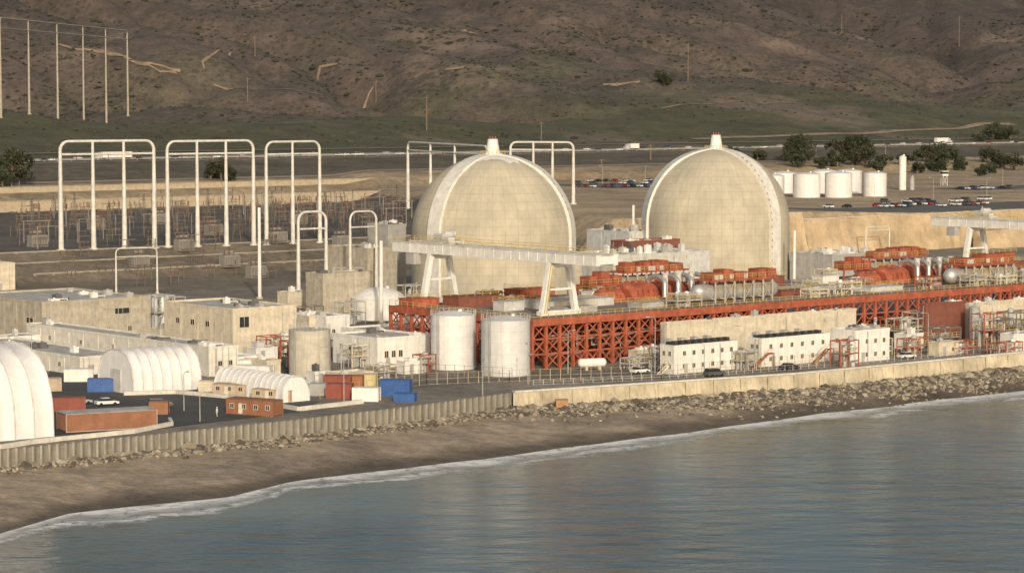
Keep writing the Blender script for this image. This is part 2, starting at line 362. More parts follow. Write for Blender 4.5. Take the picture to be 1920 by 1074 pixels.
# ---------------- seawalls ----------------
def polyX(x0,x1,step): return [(x,yw(x)) for x in frange(x0,x1,step)]
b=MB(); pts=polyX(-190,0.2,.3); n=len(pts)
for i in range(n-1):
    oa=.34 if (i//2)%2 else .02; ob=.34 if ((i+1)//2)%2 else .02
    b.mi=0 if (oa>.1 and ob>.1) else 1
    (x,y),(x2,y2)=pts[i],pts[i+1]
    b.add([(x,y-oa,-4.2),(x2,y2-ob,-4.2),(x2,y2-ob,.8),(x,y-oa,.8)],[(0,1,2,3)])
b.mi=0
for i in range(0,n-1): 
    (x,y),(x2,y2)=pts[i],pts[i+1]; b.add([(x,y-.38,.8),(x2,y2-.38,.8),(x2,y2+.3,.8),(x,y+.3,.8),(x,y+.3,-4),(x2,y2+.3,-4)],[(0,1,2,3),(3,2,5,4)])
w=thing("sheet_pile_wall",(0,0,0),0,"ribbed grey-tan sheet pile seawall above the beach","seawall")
b.obj("pile_wall",[M("pile_tan",(.38,.365,.325),.9,streak=.8,var=.4,scale=.3),M("pile_recess_shade",(.24,.225,.19),.95,streak=.6)],w)  # second slot: shade between the ribs painted as a darker tone
w=thing("concrete_seawall",(0,0,0),0,"long cream concrete seawall above rocky shore","seawall")
b=MB(); pp=polyX(.3,240,6)
for i in range(len(pp)-1):
    p0,p1=pp[i],pp[i+1]
    b.add([(p0[0],p0[1]-1.1,-4.5),(p1[0],p1[1]-1.1,-4.5),(p1[0],p1[1]-.1,.7),(p0[0],p0[1]-.1,.7),(p0[0],p0[1]+.9,.7),(p1[0],p1[1]+.9,.7),(p1[0],p1[1]+.9,-4.5),(p0[0],p0[1]+.9,-4.5)],[(0,1,2,3),(3,2,5,4),(4,5,6,7)])
    b.box(p0[0]-.05,p0[1]-.9,-3,p0[0]+.05,p0[1]-.2,.5)
b.obj("wall",M("seawall_cream",(.58,.52,.39),.9,streak=.8,scale=.14,var=.5),w)
b=MB()
for i in range(len(pp)-1): b.beam((pp[i][0],pp[i][1]+.3,.88),(pp[i+1][0],pp[i+1][1]+.3,.88),1.2,.3)
b.obj("coping",BARR,w)
def fence(px,h,mt,label,step=3,z=0,world=None):
    P=world or [G(u,v,z) for u,v in px]; b=MB()
    for i in range(len(P)-1):
        L=math.hypot(P[i+1][0]-P[i][0],P[i+1][1]-P[i][1]); n=max(1,int(L/step))
        for k in range(n+1):
            x=P[i][0]+(P[i+1][0]-P[i][0])*k/n; y=P[i][1]+(P[i+1][1]-P[i][1])*k/n
            b.box(x-.06,y-.06,z,x+.06,y+.06,z+h)
        for hh in (.08,.5,.97): b.beam((*P[i],z+h*hh),(*P[i+1],z+h*hh),.05)
    return tag(b.obj("fence",mt),label,"fence")
fence([(600,748),(800,722),(955,716),(1240,708),(1560,683),(1920,650)],2.6,M("fence_tan",(.42,.36,.22),.7),"tall pale yellow security fence along the seawall",2.2)
fence([(590,726),(800,704),(960,712)],2.6,YARD,"tall grey security fence around the storage tanks",2.2)
fence([(1000,722),(1240,712),(1560,688),(1920,655)],1.2,GREY,"low grey rail beside the seawall walkway",2.2)
def barrier(px,label):
    P=[G(u,v) for u,v in px]; b=MB()
    for i in range(len(P)-1): b.beam((*P[i],.4),(*P[i+1],.4),.6,.8)
    tag(b.obj("concrete_barrier",BARR),label,"barrier")
barrier([(232,741),(330,738),(430,747),(560,770),(680,756)],"white concrete barrier bordering the asphalt yard")
barrier([(0,842),(60,832),(250,812),(322,798),(318,790)],"white concrete barrier curving beside brown trailer")
# ---------------- rocks ----------------
bm=bmesh.new(); bmesh.ops.create_icosphere(bm,subdivisions=1,radius=1); IV=[v.co.copy() for v in bm.verts]; IF=[tuple(v.index for v in f.verts) for f in bm.faces]; bm.free()
b=MB(); cnt=0
while cnt<10000:
    X=R.uniform(-112,175); w=yw(X); y2=ysh(X); full=w-y2
    wd=interp(X,[-60,-8,8,30,70,110,200],[4,5,9,10,full*.6,full*.8,full*.95])
    if X<-60: wd=3.2
    wd*=1+.35*noise.noise(Vector((X/9,3,3)))
    d=R.random()**1.2*wd
    if R.random()<.10: d*=1.6
    Y=w-1.2-d
    if X<-75 and R.random()<.4: cnt+=1; continue
    sz=R.uniform(.16,.50)*(1.2 if X>0 else 1.1)*(1.25-.5*min(d/max(wd,1),1))
    if R.random()<.06: sz*=1.9
    z=height(X,Y)
    sx,sy,sz_=sz*R.uniform(.7,1.6),sz*R.uniform(.7,1.4),sz*R.uniform(.5,1.0); an=R.random()*6.28; ca_,sa_=math.cos(an),math.sin(an)
    jit=[R.uniform(.6,1.35) for _ in IV]; b.mi=R.choice((0,0,1,1,2))
    b.add([(X+(v.x*ca_*sx-v.y*sa_*sy)*j,Y+(v.x*sa_*sx+v.y*ca_*sy)*j,z+.1+v.z*sz_*j) for v,j in zip(IV,jit)],IF); cnt+=1
o=b.obj("riprap",[M("rock_tan",(.25,.215,.165),.95,streak=0,scale=1.5),M("rock_dark",(.105,.095,.08),.95,streak=0,scale=1.5),M("rock_pale",(.38,.34,.27),.95,streak=0,scale=1.5)])
tag(o,"jumbled tan and grey riprap rocks along the seawall","rocks",kind="stuff")
# ---------------- hill scrub ----------------
b=MB(); cnt=0; tries=0
while cnt<12500 and tries<110000:
    tries+=1
    Y=R.uniform(1450,3200); X=Y*R.uniform(-.25,.25); s,t=stc(X,Y)
    if t<865: continue
    den=.5+noise.noise(Vector((s/110,t/90,12)))*1.2
    if R.random()>den*(.2+.8*ss(1000,1250,t)): continue
    z=height(X,Y); sz=R.uniform(.55,1.5)*(1+.25*(t>1300))
    if R.random()<.07: sz*=1.8
    jit=[R.uniform(.65,1.3) for _ in IV]; b.mi=R.choice((0,0,1,2))
    b.add([(X+v.x*sz*j*1.3,Y+v.y*sz*j*1.2,z+v.z*sz*.6*j+sz*.15) for v,j in zip(IV,jit)],IF); cnt+=1
o=b.obj("hillside_scrub",[M("scrub_dark",(.036,.039,.027),.95,streak=0,scale=.6),M("scrub_olive",(.058,.060,.038),.95,streak=0,scale=.6),M("scrub_brown",(.07,.060,.05),.95,streak=0,scale=.6)])
tag(o,"dark chaparral bushes dotted over the brown hillside","scrub",kind="stuff")
# ---------------- containment domes ----------------
def containment(loc,ribs,label,capw):
    T=thing("containment_dome",loc,0,label,"reactor building"); R0=23.7; C=19.4
    b=MB(); prof=[(R0,0),(R0,C)]+[(R0*math.cos(i/24*math.pi/2),C+R0*math.sin(i/24*math.pi/2)) for i in range(1,25)]
    prof[-1]=(.001,C+R0); b.lathe(prof,96); b.obj("shell",DOME,T,True)
    for rdeg in ribs:
        th=rad(rdeg-90); dr=Vector((math.cos(th),math.sin(th),0)); sd_=Vector((-dr.y,dr.x,0)); b=MB(); hw_=2.4
        path=[(R0,0),(R0,C*.5),(R0,C)]+[(R0*math.cos(i/30*math.pi/2),C+R0*math.sin(i/30*math.pi/2)) for i in range(1,30)]
        vs=[]
        for i,(r,z) in enumerate(path):
            e=0 if z<=C else math.atan2(z-C,r); n=Vector((dr.x*math.cos(e),dr.y*math.cos(e),math.sin(e))); q=dr*r+Vector((0,0,z))
            hh=.7 if e<.9 else .7-.5*min(1,(e-.9)/.5)
            for a_,h_ in ((-hw_,-.4),(-hw_,hh),(hw_,hh),(hw_,-.4)): vs.append(q+sd_*a_+n*h_)
        b.add(vs,[(i*4+k,(i+1)*4+k,(i+1)*4+k+1,i*4+k+1) for i in range(len(path)-1) for k in range(3)])
        b.mi=1
        if 20<rdeg<100:
            for i in range(30):
                zz=i*2.1
                if zz<C: r,z,e=R0,zz,0
                else:
                    e=(zz-C)/R0
                    if e>1.1: break
                    r,z=R0*math.cos(e),C+R0*math.sin(e)
                n=Vector((dr.x*math.cos(e),dr.y*math.cos(e),math.sin(e))); tn=Vector((-dr.x*math.sin(e),-dr.y*math.sin(e),math.cos(e)))
                q=dr*r+Vector((0,0,z))-sd_*(hw_-.35)+n*.75
                b.beam(q-tn*.35,q+tn*.35,.5,.22)
        b.obj("buttress",[M("buttress_white",(.72,.71,.67),.75,streak=.35,var=.22),M("anchor_tan",(.42,.33,.18),.8)],T,True)
    b=MB(); n=64; rings=8; vs=[]
    for j in range(rings+1):
        for k in range(n):
            t=k/n*2*math.pi; m_=capw*(1+.25*noise.noise(Vector((math.cos(t)*2,math.sin(t)*2,capw*9)))+ .3*noise.noise(Vector((math.cos(t)*9,math.sin(t)*9,2)))); ph=m_*j/rings
            rr=R0+.12; vs.append((rr*math.sin(ph)*math.cos(t),rr*math.sin(ph)*math.sin(t),C+rr*math.cos(ph)))
    b.add(vs,[(j*n+k,j*n+(k+1)%n,(j+1)*n+(k+1)%n,(j+1)*n+k) for j in range(rings) for k in range(n)])
    b.obj("roof_coating",M("roof_coating",(.76,.75,.71),.8,streak=.3),T,True)
    b=MB(); b.lathe([(2.9,C+R0-.4),(2.9,C+R0+.3),(2.1,C+R0+.35),(1.5,C+R0+4.0),(1.5,C+R0+4.4),(.01,C+R0+4.5)],24); b.obj("vent_turret",WHITE,T,True)
    BM=M("beacon_red",(.40,.14,.09),.5)
    for x_ in (-.8,0,.8): b=MB(); b.path([(x_,0,C+R0+4.4),(x_,0,C+R0+5.2)],.16,6); b.obj("beacon",BM,T)
    b=MB()
    for k in range(20):
        t=k/20*6.283; t2=(k+1)/20*6.283; r=3.6; zz=C+R0-.2
        b.path([(r*math.cos(t),r*math.sin(t),zz),(r*math.cos(t),r*math.sin(t),zz+1.2)],.06,4); b.path([(r*math.cos(t),r*math.sin(t),zz+1.2),(r*math.cos(t2),r*math.sin(t2),zz+1.2)],.06,4)
    b.obj("railing",YEL,T)
    return T
containment(G(924,567),(-44,74,193),"pale concrete reactor dome with white ribs, behind gantry crane",.40)
containment(G(1341,530),(-74,47,168),"pale concrete reactor dome with white ribs, beside sandy bluff",.2)
# ---------------- building function ----------------
def solveL(P,dx,dy,u):
    k=(u-960)/F*1.004; return (k*P[1]-P[0])/(dx-k*dy)
_wc={}
def winmesh(w,h):
    key=(round(w,1),round(h,1))
    if key not in _wc:
        b=MB(); b.box(-w/2,-.05,0,w/2,.0,h); b.mi=1; f=.09
        b.box(-w/2-f,-.12,-f,-w/2,.0,h+f); b.box(w/2,-.12,-f,w/2+f,.0,h+f); b.box(-w/2,-.12,h,w/2,.0,h+f); b.box(-w/2,-.14,-f,w/2,.0,0); b.box(-.04,-.10,0,.04,-.052,h)
        _wc[key]=b.mesh("window",[GLASS,CREAM])
    return _wc[key]
def addwin(T,x,y,z,w,h,left=False,name="window"):
    o=bpy.data.objects.new(name,winmesh(w,h)); COL.objects.link(o); o.parent=T; o.location=(x,y,z)
    if left: o.rotation_euler[2]=-math.pi/2
    return o
def bld(name,label,u0,v0,u1,u2,h,mt,roof=None,fw=(),lw=(),units=0,cat="building",La=None,Lb=None,door=True,z0=0,par=.5,P=None,yaw=YAW,umax=1.5):
    P=P or G(u0,v0,z0); La=La or solveL(P,ax,ay,u1); Lb=Lb or solveL(P,bx,by,u2); La=min(max(La,2),120);Lb=min(max(Lb,2),90)
    T=thing(name,(P[0],P[1],z0),yaw,label,cat)
    b=MB(); b.box(0,0,-.3,La,Lb,h)
    n=int(La/6)
    for i in range(1,n): x=La*i/n; b.box(x-.12,-.1,0,x+.12,-.003,h-.3)
    n=int(Lb/6)
    for i in range(1,n): y=Lb*i/n; b.box(-.1,y-.12,0,-.003,y+.12,h-.3)
    b.obj("wall",mt,T)
    b=MB(); e=.08
    b.box(-e,-e,h+.003,La+e,.3,h+par); b.box(-e,Lb-.3,h+.003,La+e,Lb+e,h+par); b.box(-e,.303,h+.003,.3,Lb-.303,h+par); b.box(La-.3,.303,h+.003,La+e,Lb-.303,h+par)
    b.obj("parapet",mt,T)
    b=MB(); b.box(.32,.32,h+.003,La-.32,Lb-.32,h+.08); b.obj("roof",roof or ROOF,T)
    rr=random.Random(int(u0*7+v0))
    for (z,w,hh,n,f0,f1) in fw:
        for i in range(n): addwin(T,La*(f0+(f1-f0)*(i+.5)/n),0,z,w,hh)
    for (z,w,hh,n,f0,f1) in lw:
        for i in range(n): addwin(T,0,Lb*(f0+(f1-f0)*(i+.5)/n),z,w,hh,True)
    if door:
        b=MB(); x=La*.12+.6; b.box(x,-.07,0,x+1.1,-.003,2.2); b.box(x+.85,-.12,1.0,x+.95,-.07,1.15); b.obj("door",GREY,T)
    for i in range(int(La/9)+int(Lb/12)):
        b=MB()
        if rr.random()<.5: x=rr.uniform(.5,La-.5); b.path([(x,-.25,.1),(x,-.25,h*.9),(x,.1,h+par+.1)],.08,5)
        else: y=rr.uniform(.5,Lb-.5); b.path([(-.25,y,.1),(-.25,y,h*.9),(.1,y,h+par+.1)],.08,5)
        b.obj("drain_pipe",GREY,T)
    for i in range(units):
        x=rr.uniform(.8,max(1,La-3.2)); y=rr.uniform(.8,max(1,Lb-2.6)); w=rr.uniform(.8,2.6); d=rr.uniform(.8,2.2); hh=rr.uniform(.5,umax)
        b=MB(); b.box(x,y,h+.09,x+w,y+d,h+.09+hh); b.lathe([(.3,0),(.3,.25)],10,(x+w/2,y+d/2,h+.09+hh)) 
        if rr.random()<.6: b.path([(x+w,y+.3,h+.5),(x+w+2.2,y+.3,h+.5),(x+w+2.2,y+.3,h+.09)],.15,6)
        b.obj("rooftop_unit",rr.choice((GREY,WHITE,PGREY,ROOFD)),T,False)
    return T,La,Lb
o1=bld("office_building","white two-storey modular office with small dark windows beside seawall",1264,702,1383,1238,6.1,WHITE,ROOFD,[(1.2,.8,.9,6,.08,.97),(4.0,.8,.9,6,.08,.97)],[(1.2,.8,.9,2,.1,.9),(4,.8,.9,2,.1,.9)],0,par=.2)
o2=bld("office_building","white two-storey modular office with outside red stair",1428,688,1556,1404,6.2,WHITE,ROOFD,[(1.2,.8,.9,6,.05,.97),(4.0,.8,.9,6,.05,.97)],[(4,.8,.9,2,.1,.9)],0,par=.2)
o3=bld("office_building","white two-storey office with pipes on its end wall",1604,680,1668,1556,6.8,WHITE,ROOF,[(1.2,.8,.9,3,.2,.95),(4.2,.8,.9,3,.2,.95)],[(4.2,.8,.9,2,.1,.9)],5)
for T,La,Lb in (o1,o2):
    for i in range(9):
        b=MB(); x=.6+i*(La-1.6)/9; b.box(x,.5,6.3,x+1.0,1.9,7.1); b.box(x+.1,1.95,6.3,x+.9,3.4,6.9); b.obj("air_conditioner",DARK,T)
        if i%2: b=MB(); b.box(x,4.5,6.3,x+1.4,6,7.2); b.obj("air_conditioner",GREY,T)
def stair(loc,yaw,mt,label,h=3.1,group=None):
    T=thing("outside_stair",loc,yaw,label,"stairs",group); b=MB(); n=11
    for i in range(n): b.box(i*.42,-.5,h*i/n+.1,i*.42+.45,.5,h*i/n+.16)
    b.beam((0,-.5,0),(n*.42,-.5,h),.12,.3); b.beam((0,.5,0),(n*.42,.5,h),.12,.3); b.box(n*.42,-.6,h-.1,n*.42+1.6,.6,h); b.box(n*.42+1.4,-.55,0,n*.42+1.55,-.4,h-.1); b.box(n*.42+1.4,.4,0,n*.42+1.55,.55,h-.1); b.obj("flight",mt,T)
    b=MB()
    for y in(-.55,.55): b.beam((0,y,1),(n*.42,y,h+1),.07); b.beam((n*.42,y,h+1),(n*.42+1.6,y,h+1),.07) 
    for i in range(0,n+1,3): b.beam((i*.42,-.55,h*i/n),(i*.42,-.55,h*i/n+1),.06)
    b.obj("handrail",YEL,T)
for u,v,m_ in ((1235,702,WHITE),(1412,690,RED),(1385,682,RED),(1525,682,RED),(1575,676,WHITE)):
    p_=G(u,v); stair((p_[0],p_[1],0),YAW+(math.pi if u in(1385,) else 0),m_,"steel outside stair against white office wall",3.1,"outside stairs by the offices")
bld("turbine_service_building","long cream concrete building in front of red steelwork",1250,684,1605,1240,9.0,CREAM,ROOF,[],[],6)
bld("equipment_building","dark red metal-clad building beside steel trusses",1735,642,1812,1728,9.0,RUST,ROOF,units=2)
bld("service_building","cream concrete building with pipework in front",1818,636,1990,1808,8.4,CREAM,ROOF,units=4)
bld("concrete_building","weathered concrete two-storey building with dark opening",80,642,283,-60,9.4,CONC,ROOF,[(5.9,4.5,1.4,1,.62,.85),(1.5,1.0,1.2,4,.1,.9)],[(3.5,3.2,2.2,1,.02,.3)],7)
bld("concrete_building","big stained tan concrete block with louvred openings",437,670,556,308,10.8,CREAM,ROOF,[(6.8,2.6,2.4,1,.05,.3)],[(6.5,1.6,1.2,3,.25,.9)],6)
bld("low_warehouse","long low white building with flat roof",392,706,446,50,5.9,WARE,ROOF,[(2.2,1.0,1.0,2,.2,.9)],[(3.2,1.0,.9,5,.05,.95)],7)
bld("low_building","low white annex with pale roof",150,704,240,-70,3.6,WARE,ROOF,[(1.2,1.0,.9,3,.1,.9)],[(1.4,1.0,.9,4,.05,.95)],4)
bld("small_office","white flat-roofed office with two windows beside tanks",708,690,806,624,6.2,WHITE,ROOF,[(2.2,1.0,1.4,3,.1,.5)],[(3.4,.9,1.0,2,.5,.9)],4)
bld("small_office","small white rooftop plant room",612,642,656,553,6.0,WHITE,ROOF,[(2.2,.9,.9,2,.1,.9)],units=2)
bld("concrete_building","tan concrete block beside white domed tank",606,600,700,574,12.0,CONC,ROOF,units=3)
bld("fuel_building","tall grey concrete building beside reactor dome",690,556,745,612,14,CONC,ROOF,units=3)
bld("fuel_building","tall grey concrete building against reactor dome",728,550,762,690,20.5,M("grey_concrete",(.42,.41,.38),.9,streak=.5),ROOF,units=4)
bld("low_shed","long white shed roof between buildings",700,655,800,640,4,WHITE,ROOF,units=2)
bld("auxiliary_building","pale grey auxiliary building crowded with roof equipment",1150,560,1330,1060,12.4,PGREY,M("roof_pale",(.50,.51,.51),.8,streak=0),units=40,umax=3.0)
bld("auxiliary_building","pale grey stepped building between the domes",1180,534,1230,1100,16.5,PGREY,ROOF,units=10,umax=2.6)
bld("auxiliary_building","white stepped block between the domes",1240,526,1270,1190,15.5,WHITE,ROOF,units=8,umax=2.6)
bld("penthouse_building","dark red clad block between the domes",1180,548,1274,1145,15.2,RUST,ROOF,units=3)
bld("penthouse_building","dark red clad block before the dome",1330,538,1388,1272,15.2,RUST,ROOF,units=4)
bld("auxiliary_building","pale grey low building at foot of dome",1400,534,1480,1380,9.5,PGREY,ROOF,units=8)
bld("auxiliary_building","grey flat-roofed building behind turbine deck",1560,540,1640,1480,10,GREY,ROOF,units=14,umax=2.4)
bld("auxiliary_building","tan concrete building below sandy bluff",1000,575,1090,960,11.6,CONC,ROOF,units=6)
bld("switch_house","low tan building on terrace edge",60,520,110,10,4.5,CREAM,ROOF,units=2)
bld("switch_house","small cream control house at the switchyard",-10,545,30,-60,8,CREAM,ROOF,units=2)
bld("pump_house","small white pump house near yard",430,700,490,384,3,WHITE,WHITE,units=1)
bld("pump_house","low cream store beside white tent",500,704,526,455,2.8,CREAM,ROOF,units=1)
bld("pump_house","low tan control room beside fenced yard",640,728,700,610,2.6,CREAM,ROOF,units=1)
bld("pump_house","low cream pipe gallery between tanks and offices",560,660,620,500,3.5,CREAM,ROOF,units=2)
for i,(u,v,L,Wd,h,m_) in enumerate(((20,665,8,6,4,WHITE),(30,690,10,5,3,WARE),(300,650,6,5,4,CREAM),(455,664,7,5,4.5,WHITE),(480,676,6,3,2.6,WHITE),(650,664,6,4,3,WHITE),(760,702,5,3,2.6,WHITE),(580,640,5,5,6,CREAM),(770,630,8,5,4,WHITE),(1195,684,5,3,3,CREAM),(1700,655,6,4,3.4,WHITE),(1760,668,7,3,3,CREAM),(1900,660,8,4,4,WHITE),(1870,620,6,5,7,WHITE),(345,690,5,3,2.6,WHITE),(590,720,4,3,2.4,WHITE),(540,590,7,5,6,CREAM))):
    bld("small_shed",("small white flat-roofed shed among plant buildings","small cream flat-roofed shed among plant buildings")[m_ in (CREAM,CONC,GREY)],u,v,0,0,h,m_,ROOF,[(1.0,.8,.8,1,.5,.9)] if i%2 else [],[],1,La=L,Lb=Wd,yaw=YAW,par=.25)
# ---------------- storage tanks ----------------
def tank(u,v,d,h,mt,label,name="storage_tank",rise=.9,rail=True,group=None,P=None):
    P=P or (*G(u,v),0); T=thing(name,P,0,label,"tank",group); r=d/2
    b=MB(); b.lathe([(r,0),(r,h)],40); b.obj("shell",mt,T,True)
    b=MB(); b.lathe([(r+.08,h-.05),(r+.08,h+.12),(r*.96,h+.15),(r*.8,h+rise*.42),(r*.5,h+rise*.8),(r*.2,h+rise*.97),(.01,h+rise)],40); b.lathe([(.5,0),(.5,.5),(.01,.55)],10,(r*.3,0,h+rise*.9)); b.obj("roof",mt,T,True)
    if rail:
        b=MB(); n=28
        for k in range(n):
            t=k/n*6.2832;t2=(k+1)/n*6.2832
            b.path([(r*math.cos(t),r*math.sin(t),h+.1),(r*math.cos(t),r*math.sin(t),h+1.15)],.035,4)
            for hh in (.6,1.1): b.path([(r*math.cos(t),r*math.sin(t),h+hh),(r*math.cos(t2),r*math.sin(t2),h+hh)],.03,4)
        b.obj("railing",FRW,T)
        b=MB(); an=rad(-130); x,y=(r+.35)*math.cos(an),(r+.35)*math.sin(an); b.path([(x,y,0),(x,y,h+1)],.06,4); b.path([(x+.4,y-.3,0),(x+.4,y-.3,h+1)],.06,4)
        for k in range(int(h/.5)): b.path([(x,y,k*.5),(x+.4,y-.3,k*.5)],.03,4)
        b.obj("ladder",GREY,T)
    return T
tank(850,690,10.0,11.8,TANKW,"tall white cylindrical storage tank with shallow cone roof")
tank(948,702,10.6,11.9,M("tank_grey_white",(.62,.63,.64),.5,var=.12,streak=.3,lines=(2.4,.03,14,.012,.25)),"tall pale grey cylindrical storage tank beside seawall fence")
tank(581,703,9.0,9.8,M("tank_concrete",(.54,.51,.44),.8,streak=.5,lines=(2.0,.03,0,0,.25)),"weathered concrete cylindrical tank with dark flat lid",rise=.25)
tank(711,597,15,5.6,WHITE,"wide white tank with low domed roof",rise=3.0,rail=False)
for (u,v,d,h) in ((1446,368,12,9.5),(1470,362,12,9.5),(1512,370,12.5,10.5),(1545,362,12,10.5),(1572,370,12.5,11),(1592,362,12,10.5),(1640,368,11,10.5)):
    g_=GT(u,v); tank(0,0,d,h,TANKW,"white steel storage tank on the plateau",rail=False,group="white tanks on the plateau",P=g_)
g_=GT(1692,356); tank(0,0,3.6,16,WHITE,"tall slim white vertical tank on plateau",name="vertical_vessel",rise=1,rail=False,P=g_)
g_=GT(1710,356); tank(0,0,2.2,6,GREY,"short grey vertical tank on plateau",name="vertical_vessel",rise=.6,rail=False,P=g_)
tank(1826,640,2.8,8,GREY,"grey vertical process vessel with domed top",name="vertical_vessel",rise=1,rail=True)
def hvessel(P,yaw,r,L,mt,label,group=None,name="horizontal_tank",seg=24):
    T=thing(name,P,yaw,label,"tank",group); b=MB(); k=[(r*math.sin(i/6*math.pi/2),-r*.8*math.cos(i/6*math.pi/2)) for i in range(7)]
    prof=[(max(a_,.001),z) for a_,z in k]+[(max(a_,.001),L-z) for a_,z in reversed(k)]
    b.lathe(prof,seg,(0,0,r+.6),'x'); b.obj("vessel",mt,T,True)
    for x in (L*.2,L*.8):
        b=MB(); b.box(x-.3,-r*.8,0,x+.3,r*.8,.9); b.obj("saddle",CONC,T)
    return T
p_=G(1090,694); hvessel((p_[0],p_[1],0),YAW-.4,1.0,5.0,WHITE,"small white horizontal tank with domed ends on saddles")
p_=G(595,592); T=thing("vertical_vessel",(p_[0],p_[1],0),0,"slim white round-topped tank before concrete block","tank"); b=MB(); b.lathe([(1.25,0),(1.25,6.6),(1.0,7.3),(.5,7.7),(.01,7.8)],20); b.obj("vessel",WHITE,T,True); T.location.z=1.5
b=MB(); b.box(-1.6,-1.6,-1.5,1.6,1.6,0); b.obj("plinth",CONC,T)
# ---------------- turbine deck ----------------
A=G(1000,600,11); DZ=11.0
def DK(x,y,z=DZ): return (A[0]+x*ax+y*bx,A[1]+x*ay+y*by,z)
T=thing("turbine_deck",(A[0],A[1],0),YAW,"long red steel trussed turbine deck with yellow railings","industrial platform")
LX,LY=262,52
b=MB(); b.box(0,0,10.1,LX,LY,DZ); b.obj("slab",DECKM,T)
b=MB(); b.box(-.25,-.25,9.5,LX,-.003,11.15); b.box(-.25,0,9.5,-.003,LY,11.15); b.obj("edge_beam",RED,T)
cme=MB(); cme.box(-.32,-.32,0,.32,.32,10.1); cm=cme.mesh("column",RED)
def lat(b,p,q,n,tiers=3,h=10.0,w=.26,sk=0):
    p,q=Vector(p),Vector(q); rr=random.Random(n)
    for i in range(n):
        a_=p+(q-p)*(i/n); c_=p+(q-p)*((i+1)/n)
        for k in range(tiers):
            z0,z1=h*k/tiers,h*(k+1)/tiers
            b.beam((a_.x,a_.y,z1-.05),(c_.x,c_.y,z1-.05),.34,.42)
            r_=rr.random()
            if r_<sk: continue
            b.beam((a_.x,a_.y,z0),(c_.x,c_.y,z1),w)
            if r_>sk*1.6: b.beam((c_.x,c_.y+.05,z0),(a_.x,a_.y+.05,z1),w)
nb=66
b=MB(); lat(b,(0,.4,0),(LX,.4,0),nb,sk=.08); b.obj("bracing",RED,T)
b=MB(); lat(b,(.4,0,0),(.4,LY,0),13,sk=.1); b.obj("bracing",RED,T)
b=MB(); lat(b,(3.9,6.5,0),(3.9+LX*.3,6.5,0),16,2); b.obj("bracing",RED,T)
b=MB(); lat(b,(8,12,0),(8,LY,0),8,2); b.obj("bracing",RED,T)
for i in range(66):
    o=bpy.data.objects.new("column",cm); COL.objects.link(o); o.parent=T; o.location=(LX*i/nb,.4,0)
for i in range(1,14):
    o=bpy.data.objects.new("column",cm); COL.objects.link(o); o.parent=T; o.location=(.4,LY*i/13,0)
for i in range(16):
    o=bpy.data.objects.new("column",cm); COL.objects.link(o); o.parent=T; o.location=(3.9+i*4.91,6.5,0)
def railing(b,p,q,z,h=1.15,step=2.2):
    p,q=Vector((p[0],p[1],z)),Vector((q[0],q[1],z)); n=max(1,int((q-p).length/step))
    for k in range(n+1): c=p+(q-p)*(k/n); b.beam(c,c+Vector((0,0,h)),.09)
    for hh in (h*.5,h): b.beam(p+Vector((0,0,hh)),q+Vector((0,0,hh)),.09)
b=MB(); railing(b,(0,0),(LX,0),11.1); railing(b,(0,0),(0,LY),11.1); b.obj("railing",YEL,T)
b=MB()
for i in range(0,12): b.box(14+i*6.5,12,0,19+i*6.5,16,8+(i%3))
b.obj("pedestal",RUST,T)
b=MB()
for k in range(22):
    x=R.uniform(3,70); y=R.uniform(3,5.8); z=R.uniform(1,9); L=R.uniform(3,14); b.path([(x,y,z),(x+L,y,z),(x+L,y,max(.2,z-R.uniform(1,4)))],R.uniform(.12,.3),6)
b.obj("piping",GREY,T)
FG=M("frame_grey",(.50,.48,.43),.7)
